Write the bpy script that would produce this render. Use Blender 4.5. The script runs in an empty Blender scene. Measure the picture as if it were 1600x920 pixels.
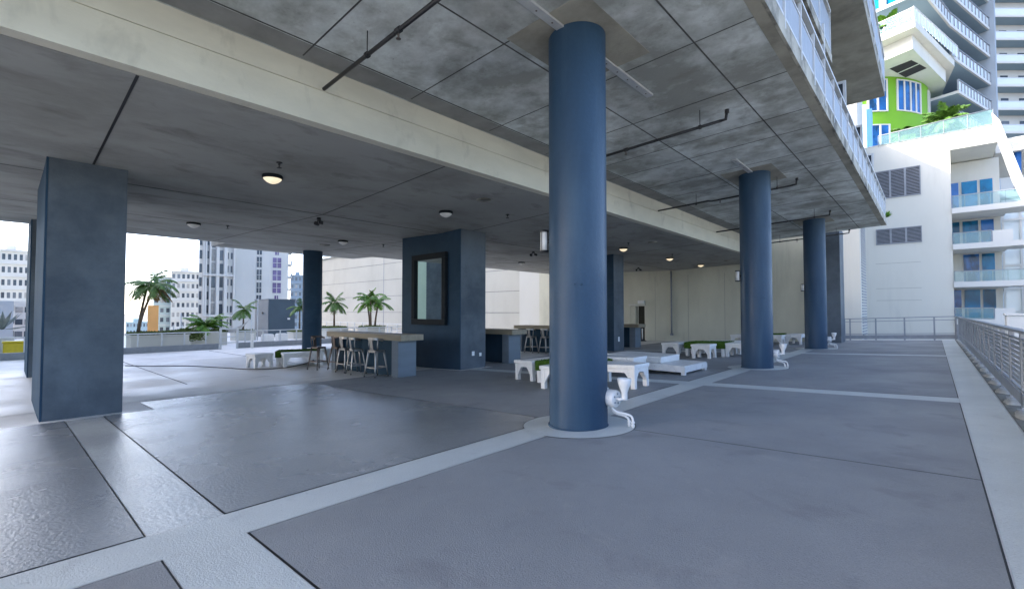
import bpy, bmesh, math, random
from mathutils import Vector, Matrix
random.seed(7)
R = math.radians
sc = bpy.context.scene
col = sc.collection

# ------------------------------------------------------------------ camera, sky, sun, exposure
HC = 1.3
YAW, PITCH = 42.424, 1.6616
cam_d = bpy.data.cameras.new('camera')
cam_d.sensor_width = 36.0
cam_d.lens = 16.2
cam_d.shift_y = 0.0032
cam_d.clip_start = 0.05
cam_d.clip_end = 6000
cam = bpy.data.objects.new('camera', cam_d)
col.objects.link(cam)
cam.location = (0, 0, HC)
cam.rotation_euler = (R(90 + PITCH), 0, R(YAW))
sc.camera = cam

SUN = Vector((-1.0, -0.92, 0.81)).normalized()       # direction towards the sun
w = bpy.data.worlds.new('World')
sc.world = w
w.use_nodes = True
wn = w.node_tree
wn.nodes.clear()
wo = wn.nodes.new('ShaderNodeOutputWorld')
bg = wn.nodes.new('ShaderNodeBackground')
sky = wn.nodes.new('ShaderNodeTexSky')
sky.sky_type = 'NISHITA'
sky.sun_disc = False
sky.sun_elevation = math.asin(SUN.z)
sky.sun_rotation = math.atan2(SUN.x, SUN.y)
sky.dust_density = 1.8
sky.air_density = 0.52
sky.ozone_density = 0.4
bg.inputs['Strength'].default_value = 0.15
wn.links.new(sky.outputs[0], bg.inputs['Color'])
wn.links.new(bg.outputs[0], wo.inputs['Surface'])

sd = bpy.data.lights.new('sun', 'SUN')
sd.energy = 2.0
sd.angle = R(0.6)
sd.color = (1.0, 0.95, 0.86)
so = bpy.data.objects.new('sun', sd)
col.objects.link(so)
so.rotation_euler = SUN.to_track_quat('Z', 'Y').to_euler()
so.location = (0, 0, 40)

sc.view_settings.view_transform = 'Standard'
sc.view_settings.look = 'None'
sc.view_settings.exposure = 2.55
sc.view_settings.gamma = 1.0
sc.view_settings.use_curve_mapping = False
try:
    sc.cycles.max_bounces = 10
    sc.cycles.diffuse_bounces = 6
    sc.cycles.transparent_max_bounces = 12
    sc.cycles.use_denoising = True
except Exception:
    pass

# ------------------------------------------------------------------ materials
def srgb(r, g, b):
    f = lambda c: (c / 255 / 12.92) if c / 255 <= 0.04045 else ((c / 255 + 0.055) / 1.055) ** 2.4
    return (f(r), f(g), f(b))

def mat(name, base, rough=0.6, var=0.15, scale=1.5, bump=0.0, bscale=60, metal=0.0, stain=0.0, stain_col=None,
        stain_scale=0.4, stretch=None, spec=0.5, rvar=0.0, fine=0.0, emit=None, estr=0.0, lo=0.48, hi=0.72, panel=None, spots=None):
    m = bpy.data.materials.new(name)
    m.use_nodes = True
    nt = m.node_tree
    b = nt.nodes['Principled BSDF']
    L = nt.links.new
    b.inputs['Roughness'].default_value = rough
    b.inputs['Metallic'].default_value = metal
    b.inputs['Specular IOR Level'].default_value = spec
    geo = nt.nodes.new('ShaderNodeNewGeometry')
    vec = geo.outputs['Position']
    if stretch:
        mp = nt.nodes.new('ShaderNodeMapping')
        mp.inputs['Scale'].default_value = stretch
        L(vec, mp.inputs['Vector'])
        vec = mp.outputs[0]
    def noise(s, det=5, rgh=0.6):
        n = nt.nodes.new('ShaderNodeTexNoise')
        n.inputs['Scale'].default_value = s
        n.inputs['Detail'].default_value = det
        n.inputs['Roughness'].default_value = rgh
        L(vec, n.inputs['Vector'])
        return n.outputs['Fac']
    n1 = noise(scale)
    mr = nt.nodes.new('ShaderNodeMapRange')
    mr.inputs[1].default_value = 0.3
    mr.inputs[2].default_value = 0.7
    mr.inputs[3].default_value = 1 - var
    mr.inputs[4].default_value = 1 + var
    L(n1, mr.inputs[0])
    fac = mr.outputs[0]
    if fine:
        n3 = noise(bscale, 3, 0.7)
        mf = nt.nodes.new('ShaderNodeMapRange')
        mf.inputs[1].default_value = 0.3
        mf.inputs[2].default_value = 0.7
        mf.inputs[3].default_value = 1 - fine
        mf.inputs[4].default_value = 1 + fine
        L(n3, mf.inputs[0])
        mm = nt.nodes.new('ShaderNodeMath')
        mm.operation = 'MULTIPLY'
        L(fac, mm.inputs[0]); L(mf.outputs[0], mm.inputs[1])
        fac = mm.outputs[0]
    if panel:                                            # each cast bay of the formwork has a tone of its own
        pd = nt.nodes.new('ShaderNodeMapping'); pd.inputs['Scale'].default_value = (1 / panel[0], 1 / panel[1], 0); pd.inputs['Location'].default_value = (.33, .54, 0)
        L(geo.outputs['Position'], pd.inputs['Vector'])
        fl_ = nt.nodes.new('ShaderNodeVectorMath'); fl_.operation = 'FLOOR'; L(pd.outputs[0], fl_.inputs[0])
        wn_ = nt.nodes.new('ShaderNodeTexWhiteNoise'); L(fl_.outputs[0], wn_.inputs['Vector'])
        mp_ = nt.nodes.new('ShaderNodeMapRange'); mp_.inputs[3].default_value = 1 - panel[2]; mp_.inputs[4].default_value = 1 + panel[2]; L(wn_.outputs['Value'], mp_.inputs[0])
        mq = nt.nodes.new('ShaderNodeMath'); mq.operation = 'MULTIPLY'; L(fac, mq.inputs[0]); L(mp_.outputs[0], mq.inputs[1]); fac = mq.outputs[0]
    vm = nt.nodes.new('ShaderNodeVectorMath')
    vm.operation = 'SCALE'
    vm.inputs[0].default_value = base
    L(fac, vm.inputs['Scale'])
    outc = vm.outputs[0]
    if stain:
        n2 = noise(stain_scale, 7, 0.65)
        ms = nt.nodes.new('ShaderNodeMapRange')
        ms.inputs[1].default_value = lo
        ms.inputs[2].default_value = hi
        ms.inputs[3].default_value = 0
        ms.inputs[4].default_value = stain
        L(n2, ms.inputs[0])
        mx = nt.nodes.new('ShaderNodeMix')
        mx.data_type = 'RGBA'
        L(ms.outputs[0], mx.inputs[0])
        L(outc, mx.inputs[6])
        mx.inputs[7].default_value = (*(stain_col or tuple(c * .5 for c in base)), 1)
        outc = mx.outputs[2]
    if spots:                                            # scuffs, drips and small marks: (scale, low, high, amount, colour, stretch)
        for (ss, slo, shi, sa, sc_, sst) in spots:
            mp2 = nt.nodes.new('ShaderNodeMapping'); mp2.inputs['Scale'].default_value = sst; mp2.inputs['Location'].default_value = (ss, 3.1, 7.7); L(geo.outputs['Position'], mp2.inputs['Vector'])
            n4 = nt.nodes.new('ShaderNodeTexNoise'); n4.inputs['Scale'].default_value = ss; n4.inputs['Detail'].default_value = 6; n4.inputs['Roughness'].default_value = .6; n4.inputs['Distortion'].default_value = .4
            L(mp2.outputs[0], n4.inputs['Vector'])
            m4 = nt.nodes.new('ShaderNodeMapRange'); m4.inputs[1].default_value = slo; m4.inputs[2].default_value = shi; m4.inputs[3].default_value = 0; m4.inputs[4].default_value = sa; L(n4.outputs['Fac'], m4.inputs[0])
            x4 = nt.nodes.new('ShaderNodeMix'); x4.data_type = 'RGBA'; L(m4.outputs[0], x4.inputs[0]); L(outc, x4.inputs[6]); x4.inputs[7].default_value = (*sc_, 1); outc = x4.outputs[2]
    L(outc, b.inputs['Base Color'])
    if rvar:
        nr = noise(0.7, 4, 0.55)
        m2 = nt.nodes.new('ShaderNodeMapRange')
        m2.inputs[1].default_value = 0.35
        m2.inputs[2].default_value = 0.65
        m2.inputs[3].default_value = max(0.05, rough - rvar)
        m2.inputs[4].default_value = min(1, rough + rvar)
        L(nr, m2.inputs[0])
        L(m2.outputs[0], b.inputs['Roughness'])
    if bump:
        bp = nt.nodes.new('ShaderNodeBump')
        bp.inputs['Strength'].default_value = bump
        bp.inputs['Distance'].default_value = 0.01
        L(noise(bscale, 4, 0.65), bp.inputs['Height'])
        L(bp.outputs[0], b.inputs['Normal'])
    if emit:
        b.inputs['Emission Color'].default_value = (*emit, 1)
        b.inputs['Emission Strength'].default_value = estr
    return m

def glass(name, tint, alpha=0.45, rough=0.03):
    m = bpy.data.materials.new(name)
    m.use_nodes = True
    nt = m.node_tree
    b = nt.nodes['Principled BSDF']
    b.inputs['Base Color'].default_value = (*tint, 1)
    b.inputs['Roughness'].default_value = rough
    b.inputs['Alpha'].default_value = alpha
    return m

M = {}
M['floor'] = mat('light_deck_coating', (.74, .72, .68), .55, .12, .8, .35, 140, stain=.35, stain_col=(.56, .55, .52), stain_scale=.9, fine=.06, rvar=.12)
M['coat'] = mat('grey_deck_coating', (.266, .272, .272), .6, .10, .6, .6, 110, stain=.4, stain_col=(.198, .203, .205), stain_scale=.35, fine=.13, rvar=.12, spec=.4, spots=((1.7, .57, .72, .5, (.15, .148, .155), (1, 1, 1)), (2.6, .62, .74, .45, (.36, .35, .335), (1, 1, 1)), (16, .68, .74, .45, (.12, .115, .12), (1, 1, 1))))
M['gloss'] = mat('sealed_grey_deck_coating', (.26, .268, .265), .23, .10, .6, .5, 40, stain=.3, stain_col=(.155, .165, .18), stain_scale=.4, fine=.08, rvar=.07, spec=.8, spots=((2.0, .62, .80, .3, (.12, .12, .125), (1, 1, 1)), (12, .68, .75, .4, (.10, .10, .10), (1, 1, 1))))
M['worn'] = mat('worn_deck_coating', (.60, .585, .54), .42, .16, .7, .45, 60, stain=.5, stain_col=(.44, .44, .41), stain_scale=.35, fine=.06, rvar=.12, spots=((1.2, .56, .7, .5, (.22, .22, .20), (1, .5, 1)),))
M['stripe'] = mat('pale_stripe_coating', (.55, .575, .55), .42, .08, .9, .6, 80, stain=.35, stain_col=(.43, .45, .45), stain_scale=.8, fine=.07, rvar=.14, spots=((3.0, .60, .74, .4, (.33, .33, .32), (1, 1, 1)), (18, .66, .74, .5, (.22, .22, .21), (1, 1, 1))))
M['stripe_gloss'] = mat('sealed_stripe_coating', (.50, .51, .485), .20, .08, .9, .55, 30, stain=.35, stain_col=(.37, .385, .39), stain_scale=.8, fine=.06, rvar=.05, spots=((3.0, .60, .78, .3, (.30, .30, .29), (1, 1, 1)),))
M['seam'] = mat('black_sealant', (.012, .012, .013), .6, .2, 6)
M['grit'] = mat('dirty_gutter', (.17, .165, .14), .85, .35, 5, .6, 50, stain=.6, stain_col=(.035, .04, .03), stain_scale=3)
M['kerb'] = mat('patched_mortar', (.36, .36, .33), .85, .2, 6, .5, 40, stain=.4, stain_col=(.22, .215, .19), stain_scale=4)
M['ceil'] = mat('painted_ceiling', (.325, .325, .302), .8, .08, .5, .15, 40, stain=.75, stain_col=(.215, .212, .188), stain_scale=.75, stretch=(1, .6, 1), lo=.46, hi=.64, spots=((.5, .5, .7, .5, (.42, .415, .38), (1, .7, 1)), (1.9, .54, .68, .6, (.15, .147, .13), (1, .5, 1))))
M['concrete'] = mat('board_marked_concrete', (.58, .615, .60), .82, .18, 1.6, .35, 26, stain=.85, stain_col=(.235, .24, .215), stain_scale=.9, fine=.06, lo=.40, hi=.60, panel=(1.74, 1.74, .14), spots=((2.6, .54, .68, .5, (.19, .185, .16), (1, 1, 1)), (1.1, .55, .7, .4, (.72, .73, .72), (1, 1, 1)), (22, .66, .72, .5, (.16, .16, .14), (1, 1, 1))))
M['concrete_dk'] = mat('stained_concrete', (.30, .285, .235), .85, .25, 1.2, .35, 26, stain=.7, stain_col=(.13, .122, .10), stain_scale=1.3)
M['edge'] = mat('weathered_slab_edge', (.40, .38, .32), .88, .22, 2.5, .4, 30, stain=.85, stain_col=(.06, .058, .05), stain_scale=1.6, lo=.44, hi=.62)
M['fascia'] = mat('cream_painted_beam', (.62, .59, .48), .75, .09, 1.2, .25, 30, stain=.45, stain_col=(.46, .44, .36), stain_scale=.9, stretch=(1, .5, 1.4), spots=((2.2, .56, .72, .45, (.33, .315, .26), (1, 1, .6)),))
M['joint'] = mat('dark_joint_line', (.075, .075, .07), .9, .45, 3)
M['strip_lt'] = mat('pale_ceiling_strip', (.24, .24, .23), .85, .2, 2)
M['pier'] = mat('slate_plaster', (.108, .128, .145), .6, .18, .9, .3, 24, spec=.22, stain=.7, stain_col=(.052, .064, .077), stain_scale=.8, rvar=.12, fine=.05, lo=.42, hi=.64, spots=((1.6, .50, .68, .45, (.115, .13, .14), (1, 1, 2.2)),))
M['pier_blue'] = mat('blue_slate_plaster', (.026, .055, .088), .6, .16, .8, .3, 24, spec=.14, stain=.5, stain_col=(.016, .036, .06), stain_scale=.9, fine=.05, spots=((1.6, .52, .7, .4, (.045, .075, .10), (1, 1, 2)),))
M['column'] = mat('blue_painted_concrete', (.020, .053, .098), .5, .12, .9, .35, 22, spec=.35, stain=.45, stain_col=(.011, .031, .058), stain_scale=.9, rvar=.12, fine=.06, spots=((1.3, .50, .70, .6, (.042, .082, .125), (2.2, 2.2, .35)), (14, .70, .75, .5, (.10, .12, .14), (1, 1, 1))))
M['wall'] = mat('cream_painted_wall', (.56, .545, .435), .8, .08, .8, .25, 40, stain=.4, stain_col=(.44, .43, .34), stain_scale=.5, stretch=(1, 1, .5), spots=((1.2, .54, .7, .35, (.38, .37, .295), (1.5, 1.5, .3)),))
M['wall_pale'] = mat('pale_sage_wall', (.46, .52, .40), .8, .06, .8)
M['white'] = mat('white_render', (.58, .57, .515), .8, .05, .6, .2, 30, stain=.35, stain_col=(.48, .485, .46), stain_scale=.6, stretch=(1, 1, .35), spots=((.9, .54, .72, .35, (.43, .43, .40), (1.4, 1.4, .2)),))
M['white_plain'] = mat('white_facade_paint', (.56, .56, .54), .8, .05, .15, spots=((.5, .55, .75, .3, (.44, .44, .42), (1, 1, .25)),))
M['offwhite'] = mat('off_white_panel_wall', (.50, .485, .42), .85, .06, .3, .1, 20, stain=.3, stain_col=(.44, .425, .365), stain_scale=.25, spots=((.35, .54, .7, .4, (.39, .375, .32), (1, 1, .25)),))
M['paint_w'] = mat('white_gloss_paint', (.76, .75, .72), .42, .05, 4, .1, 60, stain=.35, stain_col=(.55, .55, .52), stain_scale=6, spots=((9, .60, .70, .5, (.36, .35, .32), (1, 1, 1)),))
M['turf'] = mat('artificial_turf', (.06, .12, .018), .9, .35, 30, 1.0, 220, stain=.5, stain_col=(.025, .06, .01), stain_scale=14, spec=.1)
M['steel'] = mat('grey_painted_steel', (.24, .26, .285), .45, .1, 6, .05, 60)
M['mesh'] = mat('grey_infill_panel', (.29, .32, .36), .5, .1, 8)
M['steel_w'] = mat('pale_painted_steel', (.56, .58, .59), .45, .08, 6)
M['gun'] = mat('gunmetal', (.40, .385, .36), .42, .15, 9, .05, 60, metal=.8)
M['gun_dk'] = mat('dark_gunmetal', (.12, .10, .09), .45, .2, 9, metal=.7)
M['black'] = mat('black_metal', (.02, .02, .022), .5, .2, 8)
M['pipe'] = mat('black_pipe', (.028, .028, .030), .45, .3, 8, metal=.3)
M['galv'] = mat('galvanised_strip', (.55, .56, .56), .4, .1, 6, metal=.3)
M['bartop'] = mat('timber_counter', (.27, .225, .15), .55, .2, 2, .2, 30, stain=.5, stain_col=(.16, .13, .085), stain_scale=2.5, stretch=(.35, 3, 3))
M['bar'] = mat('blue_grey_board', (.135, .165, .19), .6, .14, 1.2, .15, 30, stretch=(.5, .5, 3))
M['bar_blue'] = mat('deep_blue_board', (.02, .05, .08), .6, .15, 1.2, spec=.15)
M['mirror'] = mat('mirror_glass', (.72, .80, .74), .015, .0, 1, metal=1.0)
M['frame'] = mat('charcoal_frame', (.012, .016, .019), .6, .15, 4, spec=.12)
M['bowl'] = mat('frosted_bowl', (.75, .73, .68), .35, .05, 6)
M['bowl_lit'] = mat('lit_frosted_bowl', (.8, .74, .62), .35, .05, 6, emit=(1.0, .80, .52), estr=.15)
M['plastic_w'] = mat('white_plastic', (.75, .75, .73), .4, .05, 6)
M['door'] = mat('dark_doorway', (.035, .033, .025), .6, .2, 3)
M['louvre'] = mat('grey_louvre', (.22, .235, .26), .5, .1, 4)
M['void'] = mat('dark_void', (.02, .02, .022), .8, .1, 2)
M['win'] = mat('dark_window_glass', (.05, .065, .085), .12, .25, .5, spec=.3)
M['win_mid'] = mat('grey_window_glass', (.12, .14, .165), .12, .25, .5, spec=.3)
M['win_curtain'] = mat('curtained_window', (.30, .30, .29), .3, .2, 1.5, spec=.3)
M['win_blue'] = mat('teal_window_glass', (.006, .15, .31), .1, .45, .9, spec=.15, spots=((1.6, .5, .62, .7, (.01, .05, .09), (1, 1, .4)),))
M['win_sky'] = mat('sky_blue_window', (.02, .13, .38), .1, .35, .9, spec=.2, spots=((1.4, .5, .62, .75, (.012, .035, .06), (1, 1, .4)),))
M['win_purple'] = mat('violet_window_glass', (.13, .10, .22), .15, .4, .5, spec=.3)
M['glass'] = glass('balustrade_glass', (.20, .36, .38), .30)
M['glass_w'] = glass('pale_balustrade_glass', (.75, .82, .84), .72, .15)
M['green'] = mat('lime_green_render', (.15, .36, .012), .75, .06, .5)
M['soffit'] = mat('pale_sage_soffit', (.50, .54, .47), .8, .05, .5)
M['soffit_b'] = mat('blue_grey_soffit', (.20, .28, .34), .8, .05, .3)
M['tower_b'] = mat('pale_blue_render', (.32, .37, .42), .8, .05, .3)
M['blue_pillar'] = mat('bright_blue_paint', (.02, .12, .38), .6, .1, 1)
M['paleblue'] = mat('pale_blue_panel', (.40, .58, .72), .6, .06, .5)
M['orange'] = mat('orange_render', (.72, .36, .12), .8, .06, .5)
M['slate_blue'] = mat('slate_blue_cladding', (.06, .092, .12), .6, .12, .6)
M['slate_blue_lit'] = mat('lit_slate_cladding', (.11, .14, .165), .6, .12, .6)  # shed slate with the lit side's brightness put into the colour; roof shares it
M['bluegrey'] = mat('blue_grey_facade', (.20, .26, .32), .6, .1, .1)
M['paleteal'] = mat('pale_teal_facade', (.36, .45, .46), .6, .1, .1)
M['trunk'] = mat('palm_trunk', (.13, .095, .065), .9, .3, 8, .6, 30)
M['frond'] = mat('palm_frond', (.085, .18, .03), .5, .45, 5, stain=.5, stain_col=(.13, .20, .03), stain_scale=3)
M['frond2'] = mat('bright_palm_frond', (.10, .24, .02), .5, .4, 5, stain=.5, stain_col=(.22, .34, .04), stain_scale=3)
M['dry'] = mat('dry_frond', (.20, .12, .04), .8, .4, 8)
M['hedge'] = mat('ground_cover', (.10, .14, .035), .7, .45, 8, stain=.5, stain_col=(.16, .2, .04), stain_scale=6)
M['canvas'] = mat('hammock_canvas', (.42, .42, .41), .9, .12, 6)
M['yellow'] = mat('yellow_plastic', (.62, .48, .02), .5, .1, 6)
M['agave'] = mat('grey_agave', (.22, .25, .24), .6, .2, 5)
M['city'] = mat('city_ground', (.22, .22, .21), .9, .3, .05)

# ------------------------------------------------------------------ geometry helpers
class MB:
    def __init__(s): s.v = []; s.f = []; s.sm = []
    def add(s, vs, fs, smooth=False):
        o = len(s.v)
        s.v += [Vector(p) for p in vs]
        for f in fs:
            s.f.append([i + o for i in f]); s.sm.append(smooth)
        return s
    def box(s, a, b, bev=0.0, zf=None):
        x0, y0, z0 = a; x1, y1, z1 = b
        x0, x1 = min(x0, x1), max(x0, x1); y0, y1 = min(y0, y1), max(y0, y1); z0, z1 = min(z0, z1), max(z0, z1)
        if bev <= 0:
            return s.add([(x0, y0, z0), (x1, y0, z0), (x1, y1, z0), (x0, y1, z0), (x0, y0, z1), (x1, y0, z1), (x1, y1, z1), (x0, y1, z1)],
                         [(3, 2, 1, 0), (4, 5, 6, 7), (0, 1, 5, 4), (1, 2, 6, 5), (2, 3, 7, 6), (3, 0, 4, 7)])
        bm = bmesh.new()
        bmesh.ops.create_cube(bm, size=1)
        for v in bm.verts:
            v.co = Vector(((x0 + x1) / 2 + v.co.x * (x1 - x0), (y0 + y1) / 2 + v.co.y * (y1 - y0), (z0 + z1) / 2 + v.co.z * (z1 - z0)))
        bmesh.ops.bevel(bm, geom=list(bm.edges), offset=bev, segments=2, affect='EDGES', profile=.6)
        bm.verts.index_update()
        s.add([v.co.copy() for v in bm.verts], [[v.index for v in f.verts] for f in bm.faces])
        bm.free()
        return s
    def hexa(s, bot, top):                              # two quads of four points each
        return s.add(list(bot) + list(top), [(3, 2, 1, 0), (4, 5, 6, 7), (0, 1, 5, 4), (1, 2, 6, 5), (2, 3, 7, 6), (3, 0, 4, 7)])
    def prism(s, poly, d):                              # closed 3D polygon swept along d
        n = len(poly); d = Vector(d)
        vs = [Vector(p) for p in poly] + [Vector(p) + d for p in poly]
        fs = [list(range(n))[::-1], list(range(n, 2 * n))] + [(i, (i + 1) % n, n + (i + 1) % n, n + i) for i in range(n)]
        return s.add(vs, fs)
    def cyl(s, p0, p1, r0, r1=None, n=12, caps=True):
        r1 = r0 if r1 is None else r1
        p0, p1 = Vector(p0), Vector(p1)
        d = (p1 - p0).normalized()
        a = d.orthogonal().normalized(); b = d.cross(a)
        vs = [p0 + (a * math.cos(t) + b * math.sin(t)) * r0 for t in [2 * math.pi * i / n for i in range(n)]]
        vs += [p1 + (a * math.cos(t) + b * math.sin(t)) * r1 for t in [2 * math.pi * i / n for i in range(n)]]
        s.add(vs, [(i, (i + 1) % n, n + (i + 1) % n, n + i) for i in range(n)], True)
        if caps:
            o = len(s.v) - 2 * n
            s.f.append([o + i for i in range(n)][::-1]); s.sm.append(False)
            s.f.append([o + n + i for i in range(n)]); s.sm.append(False)
        return s
    def tube(s, pts, r, n=8):
        pts = [Vector(p) for p in pts]
        rings = []
        up = None
        for i, p in enumerate(pts):
            d = (pts[min(i + 1, len(pts) - 1)] - pts[max(i - 1, 0)]).normalized()
            a = (up - d * up.dot(d)).normalized() if up else d.orthogonal().normalized()
            up = a
            b = d.cross(a)
            rr = r[i] if isinstance(r, (list, tuple)) else r
            rings.append([p + (a * math.cos(t) + b * math.sin(t)) * rr for t in [2 * math.pi * k / n for k in range(n)]])
        vs = [v for ring in rings for v in ring]
        fs = []
        for i in range(len(pts) - 1):
            for k in range(n):
                fs.append((i * n + k, i * n + (k + 1) % n, (i + 1) * n + (k + 1) % n, (i + 1) * n + k))
        s.add(vs, fs, True)
        o = len(s.v) - len(vs)
        s.f.append([o + i for i in range(n)][::-1]); s.sm.append(False)
        s.f.append([o + len(vs) - n + i for i in range(n)]); s.sm.append(False)
        return s
    def lathe(s, prof, c, n=20, ax=(0, 0, 1)):          # profile of (radius, height) round an axis through c
        c = Vector(c); d = Vector(ax).normalized(); a = d.orthogonal().normalized(); b = d.cross(a)
        vs = []
        for r, h in prof:
            for k in range(n):
                t = 2 * math.pi * k / n
                vs.append(c + d * h + (a * math.cos(t) + b * math.sin(t)) * max(r, 1e-4))
        fs = []
        for i in range(len(prof) - 1):
            for k in range(n):
                fs.append((i * n + k, i * n + (k + 1) % n, (i + 1) * n + (k + 1) % n, (i + 1) * n + k))
        return s.add(vs, fs, True)
    def build(s, name, m, parent=None, origin=None):
        o0 = Vector(origin) if origin is not None else (WL[parent.name] if parent else Vector((0, 0, 0)))
        me = bpy.data.meshes.new(name)
        me.from_pydata([tuple(p - o0) for p in s.v], [], s.f)
        me.polygons.foreach_set('use_smooth', s.sm)
        me.materials.append(M[m] if isinstance(m, str) else m)
        bm = bmesh.new(); bm.from_mesh(me)
        bmesh.ops.recalc_face_normals(bm, faces=bm.faces)
        bm.to_mesh(me); bm.free()
        me.update()
        o = bpy.data.objects.new(name, me)
        col.objects.link(o)
        if parent:
            o.parent = parent
            WL[o.name] = WL[parent.name]
        else:
            o.location = o0
            WL[o.name] = o0
        return o
WL = {}

def tag(o, label=None, cat=None, group=None, kind=None):
    if label: o['label'] = label
    if cat: o['category'] = cat
    if group: o['group'] = group
    if kind: o['kind'] = kind
    return o
def thing(name, loc, label, cat, group=None):
    o = bpy.data.objects.new(name, None)
    o.empty_display_size = .2
    o.location = loc
    col.objects.link(o)
    WL[o.name] = Vector(loc)
    return tag(o, label, cat, group)
def copy_tree(o, loc=None, rz=None, parent=None, label=None, tilt=None):
    c = o.copy()
    col.objects.link(c)
    if parent: c.parent = parent
    if loc is not None: c.location = loc
    if rz is not None: c.rotation_euler.z = rz
    if label: c['label'] = label
    for ch in list(o.children):
        copy_tree(ch, parent=c)
    return c
def part(name, m, parent, *boxes, bev=0.0):
    b = MB()
    for a, c in boxes: b.box(a, c, bev)
    return b.build(name, m, parent)

# a pixel of the 1600 px wide photograph turned into a point on a plane that stands at a real distance
_cp, _sp, _cy, _sy = math.cos(R(PITCH)), math.sin(R(PITCH)), math.cos(R(YAW)), math.sin(R(YAW))
FW = Vector((-_sy * _cp, _cy * _cp, _sp)); RT = Vector((_cy, _sy, 0)); UP = RT.cross(FW); CP = Vector((0, 0, HC))
def ray(x, y): return FW + RT * ((x - 800) / 720) - UP * ((y - 465.1) / 720)
def onX(x, y, X): d = ray(x, y); return CP + d * (X / d.x)
def onY(x, y, Y): d = ray(x, y); return CP + d * (Y / d.y)

K = .0402
def zfl(x): return K * x if x > -11.8 else -.474 + (x + 11.8) * .015          # deck: drains towards the pier row
def zce(x): return 4.13 + K * x if x > -11.1 else 3.684 - (x + 11.1) * .03    # inner ceiling
H2 = 4.93
def zo(x): return H2 + K * x                                                  # underside of the outer slab
TILT = math.atan(K)

def sheet(b, x0, x1, y0, y1, h, zf=zfl):                                      # thin sheet following the deck
    b.add([(x0, y0, zf(x0) + h), (x1, y0, zf(x1) + h), (x1, y1, zf(x1) + h), (x0, y1, zf(x0) + h)], [(0, 1, 2, 3)])

# ------------------------------------------------------------------ ground and deck
g = MB(); g.add([(-5000, -5000, -24), (5000, -5000, -24), (5000, 5000, -24), (-5000, 5000, -24)], [(0, 1, 2, 3)])
tag(g.build('ground', 'city'), kind='structure')
b = MB()
prof = [(-60, -20, -23.9), (.95, -20, -23.9), (.95, -20, zfl(.95)), (-11.8, -20, zfl(-11.8)), (-60, -20, zfl(-60))]
b.prism(prof, (0, 48.6, 0))
floor = tag(b.build('floor', 'floor'), kind='structure')

PAN = []
YS = [(-9, .62), (1.085, 5.02), (5.035, 9.055), (9.545, 18.07), (18.54, 28.0)]
for i, (y0, y1) in enumerate(YS):
    PAN.append((-3.29, .243, y0, y1, 'coat'))
for i, (y0, y1) in enumerate([(-9, .62), (1.085, 4.94), (4.955, 9.055), (9.545, 18.07), (18.54, 26.3)]):
    PAN.append((-9.95, -3.775, y0, y1, 'gloss' if i < 2 else 'coat'))
PAN += [(-11.25, -9.965, 1.75, 5.0, 'gloss'), (-11.25, -9.965, 5.015, 8.75, 'coat'), (-11.25, -9.965, 10.1, 17.1, 'coat'), (-11.25, -9.965, 18.4, 26.3, 'coat')]
for x0, x1, y0, y1, m in PAN:
    s = MB(); e = .011
    sheet(s, x0 - e, x1 + e, y0 - e, y1 + e, .003)
    s.build('seam', 'seam', floor)
    s = MB(); sheet(s, x0, x1, y0, y1, .007)
    s.build('deck_panel', m, floor)
for x0, x1, y0, y1 in ((-21.5, -11.5, -9, 5.0), (-21.5, -11.5, 5.03, 13.2), (-21.5, -11.5, 13.24, 26.3)):
    s = MB(); s.add([(-11.8, y0, zfl(-11.8) + .006), (-11.5, y0, zfl(-11.5) + .006), (-11.5, y1, zfl(-11.5) + .006), (-11.8, y1, zfl(-11.8) + .006)], [(0, 1, 2, 3)])
    s.add([(x0, y0, zfl(x0) + .006), (-11.8, y0, zfl(-11.8) + .006), (-11.8, y1, zfl(-11.8) + .006), (x0, y1, zfl(x0) + .006)], [(0, 1, 2, 3)])
    s.build('deck_panel', 'worn', floor)
# pale stripes on the column line, the pier line and across
def stripe(x0, x1, y0, y1, m='stripe'):
    s = MB(); sheet(s, x0, x1, y0, y1, .0045); s.build('stripe', m, floor)
stripe(-3.76, -3.305, -9, 27.9)
stripe(.26, .67, -9, 28.0)
stripe(-9.93, -3.761, .635, 1.07, 'stripe_gloss')
stripe(-3.304, .259, .635, 1.07)
for y0, y1 in ((9.07, 9.53), (18.085, 18.525)):
    stripe(-9.93, -3.761, y0, y1); stripe(-3.304, .259, y0, y1)
s = MB()                                                # cable runs and joints on the worn bay
for y0, y1, x0, x1, wd in ((3.0, 3.0, -27, -13.6, .03), (6.9, 6.9, -27, -14, .02)):
    s.box((x0, y0, -1), (x1, y0 + wd, -1.0))
    for i in range(8): s.v[-8 + i].z = zfl(s.v[-8 + i].x) + (.010 if i > 3 else .002)
s.build('expansion_joint', 'seam', floor)
# round pads under the columns
for cx, cy in ((-3.32, 4.87), (-3.32, 12.85), (-3.32, 20.82)):
    r, h, n = .69, .011, 72
    pt = lambda rr, a, hh: (cx + rr * math.cos(a), cy + rr * math.sin(a), zfl(cx + rr * math.cos(a)) + hh)
    s = MB(); s.add([pt(r, 2 * math.pi * i / n, h) for i in range(n)], [list(range(n))]); s.build('round_pad', 'stripe', floor)
    s = MB()
    for i in range(n):
        a0, a1 = 2 * math.pi * i / n, 2 * math.pi * (i + 1) / n; xm = r * math.cos((a0 + a1) / 2)
        if -.44 < xm < .02: continue
        wd = .006 + .008 * (.5 + .5 * math.sin(3 * a0 + cy))
        s.add([pt(r - .001, a0, .0095), pt(r + wd, a0, .0095), pt(r + wd, a1, .0095), pt(r - .001, a1, .0095)], [(0, 1, 2, 3)])
    s.build('seam', 'seam', floor)
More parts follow.
